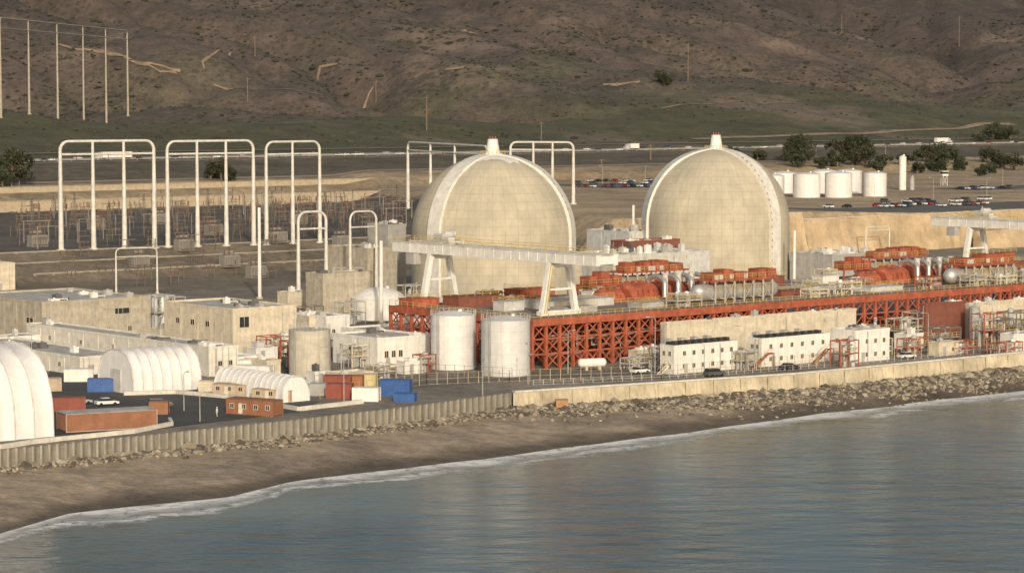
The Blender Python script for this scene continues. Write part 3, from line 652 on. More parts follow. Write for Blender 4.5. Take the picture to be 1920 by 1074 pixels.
def unit(ox,lab):
    def th(name,x,y,label,cat): return thing(name,DK(ox+x,y),YAW,label,cat,"turbine hall machinery")
    for (x,y,rn) in ((60,10,1),(63,44,2)):
        T=th("steam_reheater",x,y,"silver horizontal steam vessel under red platform with yellow railing","steam vessel")
        r=2.0; L=24; k=[(r*math.sin(i/7*math.pi/2),-r*math.cos(i/7*math.pi/2)) for i in range(8)]
        b=MB(); b.lathe([(max(a_,.001),z) for a_,z in k]+[(max(a_,.001),L-z) for a_,z in reversed(k)],28,(0,0,2.5),'x'); b.obj("vessel",SILV,T,True)
        b=MB()
        for i in range(7):
            xx=3+i*3.2
            for yy in (-2.6,2.6): b.box(xx-.14,yy-.14,0,xx+.14,yy+.14,5.2)
            b.beam((xx,-2.6,1),(xx,2.6,1),.3)
            if i<6 and i%2: b.beam((xx,-2.6,0.2),(xx+3.2,-2.6,5.0),.12); b.beam((xx+3.2,-2.6,.2),(xx,-2.6,5.0),.12)
        b.obj("frame",FG,T)
        b=MB(); b.box(1.5,-3.2,5.2,23.5,3.2,5.6)
        rr=random.Random(int(ox+x))
        xx=2
        while xx<21.5:
            w_=rr.uniform(2.0,4.6); b.box(xx,-2.9,5.6,min(xx+w_,23.2),rr.uniform(0,2.6),rr.uniform(6.9,8.0)); xx+=w_+rr.uniform(.2,.8)
        b.obj("platform",RED,T)
        for i in range(4): b=MB(); q=rr.uniform(2,20); b.box(q,-3.05,5.65,q+1.2,-2.2,6.8); b.obj("duct",PGREY,T)
        b=MB(); railing(b,(1.4,-3.2),(23.6,-3.2),5.6); railing(b,(1.4,-3.2),(1.4,3.2),5.6); railing(b,(3,-2.8),(22,-2.8),2.9); railing(b,(2,-2.8),(23,-2.8),8.0,.9); b.obj("railing",YEL,T)
    T=th("turbine_casing",44,19,"rounded red turbine casing on the deck","turbine")
    for i,(x0,x1,r) in enumerate(((0,7,2.4),(8,17,3.6),(18,27,3.6),(28,40,2.6))):
        b=MB(); n=14; vs=[]
        prof=[(x0,r*.75),(x0+.8,r),(x1-.8,r),(x1,r*.75)]
        for x,rr in prof:
            for k in range(n+1): t=math.pi*k/n; vs.append((x,9-rr*math.cos(t)*1.25,rr*math.sin(t)+.6))
        m=n+1; b.add(vs,[(i_*m+k,(i_+1)*m+k,(i_+1)*m+k+1,i_*m+k+1) for i_ in range(3) for k in range(n)]+[tuple(range(m)),tuple(range(3*m,4*m))[::-1]])
        b.box(x0,9-r*1.35,0,x1,9+r*1.35,.62)
        for k in range(3): b.box(x0+1+k*2.2,9-.6,r+.5,x0+2.2+k*2.2,9+.6,r+1.0)
        for k in range(4): b.box(x0+1+k*(x1-x0-2)/4,9-r*1.3,.6,x0+1.25+k*(x1-x0-2)/4,9-r*1.1,r*.75)
        b.obj("casing",RED,T)
    b=MB(); railing(b,(-1,2),(41,2),.0); railing(b,(-1,2),(-1,15),.0); b.obj("railing",YEL,T)
    T=th("crossover_piping",58,18,"large silver elbow pipes above red turbine","pipework")
    for i in range(4):
        b=MB(); x=i*4.4
        P=[]
        for k in range(9): t=k/8*math.pi; P.append((x+k*.25,5.5-4.0*math.cos(t),3.8+2.0*math.sin(t)))
        b.path([(x,1.5,1)]+P+[(x+2,9.5,2)],.58,12); b.obj("pipe",SILV,T,True)
        b=MB(); b.path([(x+1.5,3,1),(x+1.5,3,6.3)],.7,10); b.path([(x+1.5,3,6.3),(x+1.5,3,6.6)],.85,10); b.obj("pipe",PGREY,T,True)
    T=th("service_gallery",52,40,"red gallery boxes with yellow railings on the deck","gallery")
    b=MB(); b.box(0,0,2.6,12,5,3.0) 
    for i in range(3): b.box(.5+i*4,.5,3.0,3.2+i*4,4,5.0+(i%2))
    for x in (0.3,5,11.6):
        for y in (.3,4.6): b.box(x-.15,y-.15,0,x+.15,y+.15,2.6)
    b.obj("platform",RED,T); b=MB(); railing(b,(0,0),(12,0),3.0); railing(b,(0,0),(0,5),3.0); b.obj("railing",YEL,T)
unit(0,"");unit(90.7,"")
def dbox(x,y,L,Wd,h,mt,label,name="equipment_enclosure",rl=True):
    T=thing(name,DK(x,y),YAW,label,"equipment box","deck enclosures"); b=MB(); b.box(0,0,0,L,Wd,h)
    for i in range(int(L/2.5)): b.box(i*2.5+.3,-.08,0,i*2.5+.45,-.003,h)
    b.obj("housing",mt,T)
    b=MB(); b.box(-.15,-.15,h+.003,L+.15,Wd+.15,h+.18); b.obj("lid",mt if mt!=GREY else ROOF,T)
    if rl: b=MB(); railing(b,(0,0),(L,0),h+.18,1.0); railing(b,(0,0),(0,Wd),h+.18,1.0); b.obj("railing",YEL,T)
for a_ in ((8,36,12,6,2.4,RUST,"red steel enclosure near crane leg"),(0.5,44,8,5,1.8,RED,"low red steel enclosure on deck edge"),(20,20,22,9,1.6,PGREY,"flat pale grey cover panels on deck"),(16,8,10,5,1.2,GREY,"low grey cover on deck"),(30,40,11,6,2.8,RED,"red enclosure with yellow rail"),
    (86,30,10,6,2.2,RED,"red steel enclosure between turbine units"),(90,12,12,5,1.2,RUST,"dark red low enclosure"),(104,36,12,9,2.6,RUST,"dark red clad enclosure"),(100,20,20,6,.9,GREY,"flat grey cover panels"),(118,8,12,6,1.0,PGREY,"low grey hatch cover"),
    (40,8,12,5,1.0,GREY,"grey hatch cover near deck edge"),(28,30,8,5,1.6,RED,"small red steel box on deck"),(185,12,16,8,2.4,RED,"red enclosure by second crane"),(180,30,26,10,3,RUST,"long dark red enclosure"),(215,8,20,12,2.0,GREY,"grey cover panels on deck"),(44,30,8,4,2.2,WHITE,"white cabin on the turbine deck"),(124,30,6,4,2.4,WHITE,"white cabin between turbine units"),(10,22,6,4,2.0,PGREY,"pale grey cabin near crane leg")): dbox(*a_)
# ---------------- gantry cranes ----------------
CRW=M("crane_white",(.80,.80,.77),.55,var=.18,streak=.4)
def gantry(x,lab):
    T=thing("gantry_crane",DK(x,0),YAW,lab,"gantry crane")
    z0,z1=12.0,14.3
    for xx in (-2.6,2.6):
        b=MB(); b.box(xx-.65,-11,z0,xx+.65,62,z1); b.box(xx-.85,-11.1,z1,xx+.85,62.1,z1+.15)
        for k in range(24): b.box(xx-.72,-10+k*3.1,z0+.1,xx-.652,-9.85+k*3.1,z1-.1)
        b.obj("girder",CRW,T)
        b=MB(); railing(b,(xx*1.32,-11),(xx*1.32,62),z1+.15,1.1,2.4); b.obj("railing",YEL,T)
    for yy in (-10.6,61.4): b=MB(); b.box(-1.9,yy-.5,z0+.3,1.9,yy+.5,z1-.3); b.obj("end_beam",CRW,T)
    for yy in (5,48):
        b=MB()
        for sg in (-1,1): b.beam((sg*4.9,yy,.9),(sg*2.6,yy,z0),1.25,1.2)
        b.box(-5.9,yy-.8,.3,5.9,yy+.8,1.3); b.box(-2.6,yy-.5,z0-1.2,2.6,yy+.5,z0-.1); b.beam((-3.7,yy,6),(3.7,yy,6),.5)
        for xx in (-5.2,-3.4,3.4,5.2): b.lathe([(.45,-.3),(.45,.3)],12,(xx,yy,.45),'x')
        b.obj("leg",CRW,T)
    b=MB(); b.box(-3.4,43,z1+.2,3.4,49,z1+.9); b.box(-2.4,44,z1+.9,1.0,47,z1+2.4); b.lathe([(.8,-1.5),(.8,1.5)],14,(.5,45,z1+2.3),'x'); b.box(-3,41,z1+.2,-1,43,z1+1.8); b.path([(2.5,48,z1+.9),(2.5,48,z1+3.4)],.15,6); b.obj("trolley",PGREY,T)
    b=MB(); railing(b,(-3.4,43),(3.4,43),z1+1,1.1,1.5); railing(b,(-3.4,43),(-3.4,49),z1+1,1.1,1.5); b.obj("railing",YEL,T)
    b=MB(); b.box(-4.6,52,z0-2.6,-2.4,55,z0-.1); b.obj("operator_cab",GREY,T)
    b=MB(); b.beam((-5.0,4.1,.9),(-3,4.1,z0),.15); b.beam((-4.4,4.1,.9),(-2.4,4.1,z0),.15); b.obj("ladder",YEL,T)
gantry(11.8,"white gantry crane spanning the red turbine deck")
gantry(206,"white gantry crane at the far turbine unit")
def stack(u,v,h,r,label,P=None):
    P=P or (*G(u,v),0); T=thing("vent_stack",P,0,label,"vent stack"); b=MB(); b.lathe([(r,0),(r*.85,h),(r*.7,h),(r*.7,h-.6)],14); b.obj("pipe",WHITE,T,True); b=MB(); b.lathe([(r*1.8,0),(r*1.8,.6)],14); b.obj("base",CONC,T)
stack(487,560,27,.55,"tall slim white vent mast"); stack(715,608,22,.55,"slim white vent mast by crane"); stack(1489,540,18,.5,"slim grey vent mast beside dome"); stack(1402,538,18,.6,"slim white stack before dome"); stack(1187,530,25,.5,"slim mast between domes")
# ---------------- line frames ----------------
def lframe(us,vb,h,label,r=.75,name="line_tower",second=.88,P0=None,P1=None,mt=None,ins=True):
    mt=mt or FRW
    p0=P0 or GT(us[0],vb[0]); p1=P1 or GT(us[-1],vb[1]); dx,dy=p1[0]-p0[0],p1[1]-p0[1]; L=math.hypot(dx,dy); yaw=math.atan2(dy,dx)
    T=thing(name,p0,yaw,label,"power line frame","portal frames of the switchyard")
    n=len(us); xs=[L*(u-us[0])/(us[-1]-us[0]) for u in us]; c=min(3.0,h*.1)
    for i,x in enumerate(xs):
        b=MB(); zb=height(p0[0]+dx*x/L,p0[1]+dy*x/L)-p0[2]
        if 0<i<n-1: b.path([(x,0,zb-.5),(x,0,h*.5),(x,0,h)],r,10,r*.5)
        else:
            sg=1 if i==0 else -1
            b.path([(x,0,zb-.5),(x,0,h*.5),(x,0,h-c)],r,10,r*.62)
            b.path([(x,0,h-c)]+[(x+sg*c*(1-math.cos(k/5*math.pi/2)),0,h-c+c*math.sin(k/5*math.pi/2)) for k in range(1,6)],r*.62,10,r*.5)
        b.lathe([(r*1.7,0),(r*1.7,.5)],10,(x,0,zb)); b.obj("leg",mt,T,True)
    b=MB(); b.path([(xs[0]+c,0,h),(xs[-1]-c,0,h)],r*.5,10); b.obj("crossbar",mt,T,True)
    if second: b=MB(); b.path([(xs[0],0,h*second),(xs[-1],0,h*second)],r*.4,8); b.obj("crossbar",mt,T,True)
    if n>2 and ins:
        for i in range(n-1):
            b=MB(); x=(xs[i]+xs[i+1])*.5; zz=h*(second or 1)
            b.lathe([(.05,0),(.18,-.3),(.08,-.6),(.18,-.9),(.08,-1.2),(.18,-1.5),(.05,-2.2)],6,(x,0,zz-.3))
            b.obj("insulator",INS,T)
    return T
def hpx(u,vb,vt):
    x,y,z=GT(u,vb); return (vb-vt)/F*math.hypot(y,0)*1.003
lframe([115,175,233,290],(470,466),hpx(115,470,266),"tall white four-legged portal frame in the switchyard",.95)
lframe([315,370,424,476],(464,460),hpx(315,464,266),"tall white four-legged portal frame in the switchyard",.9)
lframe([500,549,600],(460,455),hpx(500,460,267),"tall white three-legged portal frame in the switchyard",.85)
lframe([765,810,856,914],(391,389),hpx(765,391,267),"white portal frame partly behind the reactor dome",.95)
lframe([957,1000,1036,1075],(385,383),hpx(957,385,267),"white portal frame behind the reactor dome",.85)
def sframe(u0,u1,vb,h,label,r=.6): return lframe([u0,u1],(vb,vb-3),h,label,r,P0=(*G(u0,vb),0),P1=(*G(u1,vb-3),0),second=.82)
sframe(560,612,575,27.0,"tall two-legged white portal frame beside concrete block",.7); sframe(657,706,560,25.8,"two-legged white portal frame near dome"); sframe(218,295,553,14,"low two-legged grey portal frame",.35)
lframe([1623,1667],(478,476),10.5,"small white portal frame below bluff",.4,P0=(*G(1623,478),0),P1=(*G(1667,476),0))
lframe([2,48,98,147,193,240],(222,218),hpx(98,220,72),"tall grey six-legged line frame on the grassy slope",.85,second=.9,mt=TPOLE,ins=False)
# ---------------- switchyard ----------------
def stand(kind):
    T=thing("switchgear_stand",(0,0,0),0,"steel switchgear stand with brown insulators on gravel","switchgear","switchgear stands in the yard")
    b=MB(); h=[3.6,5.6,2.6,7.5][kind]
    w=[2.5,4,1.5,5][kind]; q=.11 if kind<3 else .15
    for x in (-w,w): b.box(x-q,-q,0,x+q,q,h)
    b.box(-w-.8,-.13,h,w+.8,.13,h+.22)
    if kind==1: b.beam((-w,0,1),(w,0,h-1),.1); b.beam((w,0,1),(-w,0,h-1),.1)
    b.obj("support",[YARD,M("yard_steel_rust",(.25,.15,.11),.7,streak=.3),YARD,YARDP][kind],T)
    for i in range(3):
        b=MB(); x=-w+i*w; b.lathe([(.15,0)]+[(.22 if k%2 else .12,.2+k*.18) for k in range(8)]+[(.1,1.8)],7,(x,0,h+.22))
        b.obj("insulator",INS if kind not in (1,) else M("insulator_rust",(.22,.11,.08),.5,streak=0),T)
    b=MB(); b.path([(-w-.5,0,h+2.0),(w+.5,0,h+2.0)],.06,6); b.obj("busbar",YARDP,T)
    return T
protos=[stand(0),stand(1),stand(2),stand(3)]; used=[0,0,0,0]
c_=0
for t in frange(390,636,19):
    for s in frange(60,460,12.5):
        x,y=wst(s+R.uniform(-2,2),t+R.uniform(-1,1)); z=height(x,y)
        if z<7 or z>9: continue
        u,v=proj(x,y,z)
        if not (25<u<760): continue
        if R.random()<.3: continue
        k=R.choice((0,0,1,2,2,3)); P=(x,y,z)
        if not used[k]: protos[k].location=P; protos[k].rotation_euler[2]=YAW+.0; used[k]=1
        else: clone(protos[k],P,YAW+(math.pi/2 if R.random()<.3 else 0))
        c_+=1
for t in (312,330,356.5,368.5):
    for s in frange(95,275,13):
        x,y=wst(s+R.uniform(-1.5,1.5),t); z=height(x,y); u,v=proj(x,y,z)
        if 110<u<620 and R.random()<.6: clone(protos[R.choice((0,2))],(x,y,z),YAW)
def lattice(u,v,h,label):
    x,y,z=GT(u,v); T=thing("lattice_mast",(x,y,z),YAW,label,"lattice mast","lattice masts in the switchyard"); b=MB(); n=int(h/1.6)
    for i in range(-1,2,2):
        for j in range(-1,2,2): b.beam((i*.8,j*.8,0),(i*.25,j*.25,h),.12)
    for k in range(n):
        w0=.8-.55*k/n; w1=.8-.55*(k+1)/n; z0,z1=h*k/n,h*(k+1)/n
        b.beam((-w0,-w0,z0),(w1,-w1,z1),.07); b.beam((w0,-w0,z0),(-w1,-w1,z1),.07); b.beam((-w0,-w0,z0),(-w1,w1,z1),.07)
    b.obj("mast",YARD,T)
    for (w_,f_) in ((3,1),(2,.8)): b=MB(); b.beam((-w_,0,h*f_),(w_,0,h*f_),.26); b.obj("crossarm",YARD,T)
for u,v in ((60,440),(140,425),(205,450),(270,415),(330,440),(390,410),(450,440),(510,420),(570,445),(640,430),(690,440),(610,400),(100,405),(480,400),(360,505),(500,505),(240,510)): lattice(u,v,R.uniform(9,14),"grey lattice steel mast in the switchyard")
def transformer(u,v,z=None):
    x,y,z=GT(u,v); T=thing("transformer",(x,y,z),YAW,"grey power transformer with radiators and bushings","transformer","power transformers")
    b=MB(); b.box(-3,-1.8,.3,3,1.8,4); b.box(-3.3,-2,0,3.3,2,.3); b.obj("tank",YARDP,T)
    b=MB() 
    for i in range(9): b.box(-2.7+i*.62,-2.9,.7,-2.4+i*.62,-1.81,3.5)
    b.obj("radiator",YARDP,T)
    for i in range(3): b=MB(); b.path([(-1.8+i*1.8,0,4),(-1.8+i*1.8+(i-1)*.3,0,6.4)],.25,8,.12); b.obj("bushing",INS,T)
    b=MB(); b.lathe([(.55,-2),(.55,2)],12,(0,1.2,4.9),'x'); b.obj("conservator",YARDP,T,True)
for u,v in ((70,462),(260,500),(345,470),(400,440),(520,455),(640,462),(300,420),(180,430),(430,500),(560,420),(480,520)): transformer(u,v)
def rwall(s0,s1,t,z0,z1,mt,label,name="retaining_wall",fins=8,th=.8,cop=None,lean=.12,rough=0):
    x,y=wst(s0,t); T=thing(name,(x,y,z0),YAW,label,"retaining wall"); L=s1-s0; h=z1-z0
    b=MB(); n=int(L/(1.5 if rough else 4)); vs=[]; J=7 if rough else 2
    for i in range(n+1):
        xx=L*i/n
        for j in range(J):
            f=j/(J-1); q=0
            if rough: q=rough*(1-f*.9)*(noise.noise(Vector((xx/11,f*1.2,s0)))+.5*noise.noise(Vector((xx/3.5,f*3,7))))
            vs.append((xx,-h*lean*(1-f)+q-(rough*.35*(1-f)),-.5+(h+.5)*f))
        vs+=[(xx,th,h),(xx,th,-.5)]
    m=J+2
    b.add(vs,[(i*m+k,(i+1)*m+k,(i+1)*m+k+1,i*m+k+1) for i in range(n) for k in range(m-1)]+[tuple(range(m)),tuple(n*m+k for k in range(m))[::-1]])
    b.obj("wall",mt,T,bool(rough))
    b=MB(); b.box(-.1,-.25,h+.003,L+.1,th+.1,h+.25); b.obj("coping",cop or BARR,T)
    if fins:
        for i in range(int(L/fins)+1):
            b=MB(); b.add([(i*fins-.35,-5.2,-.3),(i*fins+.35,-5.2,-.3),(i*fins+.35,-.05,h*.95),(i*fins-.35,-.05,h*.95),(i*fins-.35,-.05,-.3),(i*fins+.35,-.05,-.3)],[(0,1,2,3),(0,3,4),(1,5,2),(2,5,4,3)]); b.obj("sloping_support",TCOP,T)
for i,t in enumerate((350,362,374)): rwall(92,300,t,[0,2.4,5.2][i],[2.5,5.3,8.1][i],TERR,"stepped concrete terrace wall below the switchyard",fins=7,cop=TCOP,lean=.5)
rwall(300,384,288,0,16.2,TANW,"tall tan earth cut bank below parking plateau",name="cut_bank",fins=0,lean=.3,rough=2.2); rwall(384.4,520,288,0,13.6,TANW,"tall tan earth cut bank below parking plateau",name="cut_bank",fins=0,lean=.3,rough=2.4)
rwall(470,700,276,0,7,TANW,"lower stepped tan earth bank below plateau",name="cut_bank",fins=0,lean=.8,rough=2.6,cop=DIRT); rwall(520.4,700,288,0,13.6,TANW,"upper tan earth cut bank below plateau",name="cut_bank",fins=0,lean=.4,rough=2.6)
rwall(180,470,641,8,13.0,M("tan_wall_pale",(.44,.37,.27),.9),"long tan retaining wall behind the switchyard",fins=0,cop=TCOP)
rwall(200,560,668,15.2,18.2,M("tan_wall_pale",(.44,.37,.27),.9),"long pale low retaining wall above the switchyard",fins=0,cop=TCOP)
for pxs,lab in (([(0,392),(400,384),(760,380)],"chain link fence behind the switchyard"),):
    P=[GT(u,v) for u,v in pxs]; fence(None,2.4,YARD,lab,4,z=8.0,world=[q[:2] for q in P])
def lot(s0,s1,t0,t1,off=.1):
    b=MB(); ns=max(2,int((s1-s0)/6)); nt_=max(2,int((t1-t0)/6)); vs=[]
    for j in range(nt_+1):
        for i in range(ns+1):
            x,y=wst(s0+(s1-s0)*i/ns,t0+(t1-t0)*j/nt_); vs.append((x,y,height(x,y)+off))
    m=ns+1; b.add(vs,[(j*m+i,j*m+i+1,(j+1)*m+i+1,(j+1)*m+i) for j in range(nt_) for i in range(ns)]); o=b.obj("parking_lot",M("lot_asphalt",(.13,.128,.12),.9,streak=0,var=.4,scale=.1)); o["kind"]="structure"
lot(420,640,301,345); lot(640.5,760,301,372)
la=stc(*GT(1085,350)[:2]); lb=stc(*GT(1240,346)[:2]); tm=(la[1]+lb[1])/2; lot(min(la[0],lb[0]),max(la[0],lb[0]),tm-24,tm+28,.14)
lc=stc(*GT(1800,356)[:2]); ld=stc(*GT(1910,352)[:2]); lot(min(lc[0],ld[0]),max(lc[0],ld[0])+40,min(lc[1],ld[1])-8,max(lc[1],ld[1])+18,.16)
# ---------------- vehicles ----------------
def car(colr,nm,label,kind=0):
    pm=M("car_"+nm,colr,.3,streak=0,var=.05); b=MB(); hw_=.88
    if kind==0: side=[(-2.25,.35),(2.25,.35),(2.28,.7),(1.2,.92),(-1.9,.98),(-2.27,.9)]; top=[(1.15,.92),(.45,1.42),(-1.15,1.45),(-1.85,.97)]
    else: side=[(-2.4,.4),(2.4,.4),(2.42,.9),(1.3,1.1),(-2.35,1.12),(-2.42,1.0)]; top=[(1.2,1.1),(.6,1.75),(-2.0,1.78),(-2.3,1.12)]
    def ext(pts,w):
        n=len(pts); b.add([(x,-w,z) for x,z in pts]+[(x,w,z) for x,z in pts],[tuple(range(n)),tuple(range(n,2*n))[::-1]]+[(i,i+n,(i+1)%n+n,(i+1)%n) for i in range(n)])
    ext(side,hw_); b.mi=1; ext(top,.78); b.mi=0
    tz=top[1][1]; b.box(top[2][0]+.05,-.74,tz,top[1][0]-.02,.74,tz+.06)
    b.mi=2
    for x in (-1.4,1.4):
        for y in (-.85,.85): 
            vs=[];n=12
            for yy in (y-.11,y+.11):
                for k in range(n): vs.append((x+.33*math.cos(k/n*6.283),yy,.33+.33*math.sin(k/n*6.283)))
            b.add(vs,[tuple(range(n)),tuple(range(n,2*n))[::-1]]+[(k,k+n,(k+1)%n+n,(k+1)%n) for k in range(n)])
    b.mi=3; b.box(2.24,-.75,.6,2.3,-.45,.75); b.box(2.24,.45,.6,2.3,.75,.75)
    o=b.obj("parked_car",[pm,GLASS,TYRE,WHITE]); return tag(o,label,"car","parked cars on the plateau")
cars=[car((.75,.75,.74),"white","white parked car"+" on asphalt lot"),car((.45,.46,.48),"silver","silver parked car on asphalt lot"),car((.03,.03,.035),"black","black parked car on asphalt lot"),car((.35,.03,.03),"red","red parked car on asphalt lot",0),car((.7,.7,.68),"white_van","white parked van on asphalt lot",1),car((.06,.09,.18),"blue","dark blue parked pickup on asphalt lot",1),car((.10,.10,.10),"grey","dark grey parked car on asphalt lot",1)]
usedc=[0]*7
def putcar(P,yaw,k,moving=False):
    if not usedc[k]:
        o=cars[k]; usedc[k]=1; o.location=P; o.rotation_euler[2]=yaw
    else: o=clone(cars[k],P,yaw)
    if moving: o.name="highway_car"; o["label"]=o["label"].split(" parked")[0]+" vehicle driving on the highway"; o["group"]="vehicles on the highway"
    return o
def carrow(u0,v0,u1,v1,fill=.85,yaw=YAW+math.pi/2,gap=2.9):
    P0=GT(u0,v0);P1=GT(u1,v1); L=math.hypot(P1[0]-P0[0],P1[1]-P0[1]); n=int(L/gap)
    for i in range(n+1):
        if R.random()>fill: continue
        x=P0[0]+(P1[0]-P0[0])*i/n; y=P0[1]+(P1[1]-P0[1])*i/n
        putcar((x,y,height(x,y)+.2),yaw+R.choice((0,math.pi)),R.choice((0,0,0,1,2,2,3,4,5,6)))
carrow(1085,352,1235,351,.8,gap=3.4); carrow(1085,346,1235,345,.7,gap=3.8); carrow(1090,341,1230,341,.6,gap=4.2)
carrow(1645,388,1760,384,.85,gap=3.2); carrow(1610,391,1700,388,.4,gap=3.2); carrow(1765,388,1870,382,.6,gap=3.6); carrow(1660,381,1740,379,.5,gap=3.6); carrow(1780,380,1850,376,.7,gap=3.4); carrow(1800,356,1890,354,.7,gap=3.8); carrow(1530,391,1610,389,.35,gap=4)
def hws(u,t):
    k=(u-960)/F*1.003
    return (k*(OY+t*by)-t*bx)/(ax-k*ay)
HV=[(85,801,2),(98,805,0),(262,801,2),(345,805,1),(332,810,6),(636,801,0),(648,805,0),(668,802,4),(676,810,0),(455,824,1),(520,832,6),(1120,805,6),(1205,828,2),(1260,802,1),(1330,824,0),(1400,805,6),(1460,832,1),(1660,805,2),(1690,828,0),(1750,802,0),(1765,824,4),(1778,806,0),(1850,810,3),(560,805,2),(1060,826,4),(20,824,0),(1250,832,5),(150,828,0),(410,806,4),(590,830,0),(725,828,1),(750,803,0),(1100,830,0),(1160,803,4),(1290,828,0),(1430,803,0),(1500,826,4),(1560,805,0),(1720,832,1),(1820,804,0),(1895,824,0),(1900,806,2)]
for u,t,k in HV:
    s_=hws(u,t); x,y=wst(s_,t); putcar((x,y,26.28),YAW if t>818 else YAW+math.pi,k,True)
def truck(u,t,label,L=15):
    s_=hws(u,t); x,y=wst(s_,t); T=thing("semi_truck",(x,y,26.28),YAW if t>818 else YAW+math.pi,label,"truck","vehicles on the highway")
    b=MB(); b.box(-L/2-2,-1.3,1.2,L/2-2,1.3,4.1); b.box(-L/2-2.05,-1.33,4.0,L/2-1.95,1.33,4.15); b.obj("trailer",WHITE,T)
    b=MB(); xx=L/2-1.5; b.add([(xx,-1.2,.7),(xx+4,-1.2,.7),(xx+4,-1.2,2.0),(xx+2.6,-1.2,2.3),(xx+2,-1.2,3.7),(xx,-1.2,3.9),(xx,1.2,.7),(xx+4,1.2,.7),(xx+4,1.2,2.0),(xx+2.6,1.2,2.3),(xx+2,1.2,3.7),(xx,1.2,3.9)],[(0,1,2,3,4,5),(11,10,9,8,7,6)]+[(i,i+6,(i+1)%6+6,(i+1)%6) for i in range(6)]); b.obj("cab",M("cab_paint",(.5,.5,.52),.4),T)
    for x_ in (-L/2-1,-L/2+.2,L/2-3.4,L/2-.8,L/2+1.8):
        b=MB(); vs=[];n=12
        for yy in (-1.25,1.25):
            for k in range(n): vs.append((x_+.5*math.cos(k/n*6.283),yy,.5+.5*math.sin(k/n*6.283)))
        b.add(vs,[tuple(range(n)),tuple(range(n,2*n))[::-1]]+[(k,k+n,(k+1)%n+n,(k+1)%n) for k in range(n)]); b.obj("wheel",TYRE,T)
truck(215,803,"long white semi-trailer truck on the highway",18); truck(1183,806,"white box truck on the highway",7); truck(1765,829,"white semi-trailer truck on the highway",12)
# ---------------- tents ----------------
def tent(P,yaw,L,Wd,h,label,ribs=8,door=True):
    T=thing("fabric_shelter",P,yaw,label,"tent"); n=20
    def prof(k): t=math.pi*k/n; c=math.cos(t); return (Wd/2-Wd/2*math.copysign(abs(c)**.8,c), h*math.sin(t)**.72 if 0<k<n else 0)
    b=MB(); seg=ribs*4; vs=[]
    for i in range(seg+1):
        x=L*i/seg; sc=1-.012*math.sin(math.pi*(i%4)/4)*1.6
        for k in range(n+1): y,z=prof(k); vs.append((x,Wd/2+(y-Wd/2)*sc,z*sc))
    m=n+1; b.add(vs,[(i*m+k,i*m+k+1,(i+1)*m+k+1,(i+1)*m+k) for i in range(seg) for k in range(n)]); b.obj("cover",TENT,T,True)
    for x,rv in ((.05,0),(L-.05,1)): b=MB(); b.add([(x,*prof(k)) for k in range(n+1)],[tuple(range(n+1)) if rv else tuple(range(n+1))[::-1]]); b.obj("end_panel",TENT,T)
    for i in range(ribs+1):
        x=L*i/ribs; b=MB(); b.path([(x,Wd/2+(prof(k)[0]-Wd/2)*1.012,prof(k)[1]*1.012) for k in range(n+1)],.13,6); b.obj("rib",M("rib_fabric",(.62,.62,.62),.6),T,True)
    if door: b=MB(); b.box(-.06,Wd*.35,0,.04,Wd*.65,h*.55); b.obj("door",M("door_fabric",(.6,.6,.59),.6),T)
P=G(100,818); tent((P[0]-46*ax,P[1]-46*ay,0),YAW,46,27,15.6,"huge white arched fabric shelter with ribs, by seawall",12)
P=G(250,740); tent((P[0],P[1],0),YAW,16.2,13.5,8.6,"white arched fabric shelter on asphalt yard",7)
P=G(545,754); tent((P[0]+4.5*ax,P[1]+4.5*ay,0),YAW+math.pi/2,24,6.5,5.0,"long low white ribbed fabric shelter",12,False)
# ---------------- containers and trailers ----------------
def container(u,v,mt,label,L=6.1,Wd=2.44,h=2.6,yaw=YAW,z=0,roof=None,wins=0,name="shipping_container",cat="container"):
    P=G(u,v,z); T=thing(name,(P[0],P[1],z),yaw,label,cat); b=MB(); n=int(L/.3)
    b.box(.05,.05,.15,L-.05,Wd-.05,h-.05)
    if not wins:
        for i in range(n): b.box(i*L/n+.08,0,.25,i*L/n+.2,.047,h-.2)
        for i in range(int(Wd/.3)): b.box(0,i*.3+.1,.25,.047,i*.3+.22,h-.2)
    b.obj("body",mt,T)
    b=MB()
    for x in (-.02,L-.1):
        for y in (-.02,Wd-.1): b.box(x,y,0,x+.12,y+.12,h)
    b.box(-.03,-.03,h+.002,L+.03,Wd+.03,h+.1); b.box(.1,-.015,.0,L-.1,.1,.148); b.obj("roof",roof or mt,T)
    for i in range(wins):
        addwin(T,L*(i+.5)/wins,.045,1.2,.8,.8)
    if wins: b=MB(); b.box(L*.52/wins*2,-.02,.2,L*.52/wins*2+.9,.047,2.15); b.obj("door",CREAM,T)
    return T
container(124,811,BRN,"long brown clad site trailer with pale roof",17,6,3.2,roof=ROOF,name="site_trailer",cat="trailer",yaw=.45)
container(424,775,BRN,"brown site cabin with cream-framed windows",10.8,3.2,2.9,name="site_cabin",cat="cabin",yaw=-.5,wins=4,roof=BRN)
TR_=M("tan_roof",(.50,.38,.27),.8); TP=M("tan_panel",(.50,.41,.31),.8)
container(398,742,TP,"low tan site cabin beside white shelter",7.5,3,2.4,name="site_cabin",cat="cabin",wins=3,yaw=-.35,roof=TR_)
container(472,751,TP,"tan site cabin beside white shelter",8.5,3,2.3,name="site_cabin",cat="cabin",wins=3,yaw=-.4,roof=TR_)
container(164,735,BLUE,"blue shipping container beside white shelter",5.2,yaw=0.05); container(100,772,CONTR,"dark red container behind brown trailer",6.1,yaw=.2)
container(611,747,CONTR,"dark red shipping container on the yard",5.2,yaw=-.15,h=2.9); container(606,736,CONTR,"dark red shipping container stacked behind another",5.6,h=3.4,yaw=-.1); container(634,734,M("rust_orange",(.36,.15,.07),.7,streak=.4),"rust orange container near fence",5.0,yaw=-.1,h=3.2)
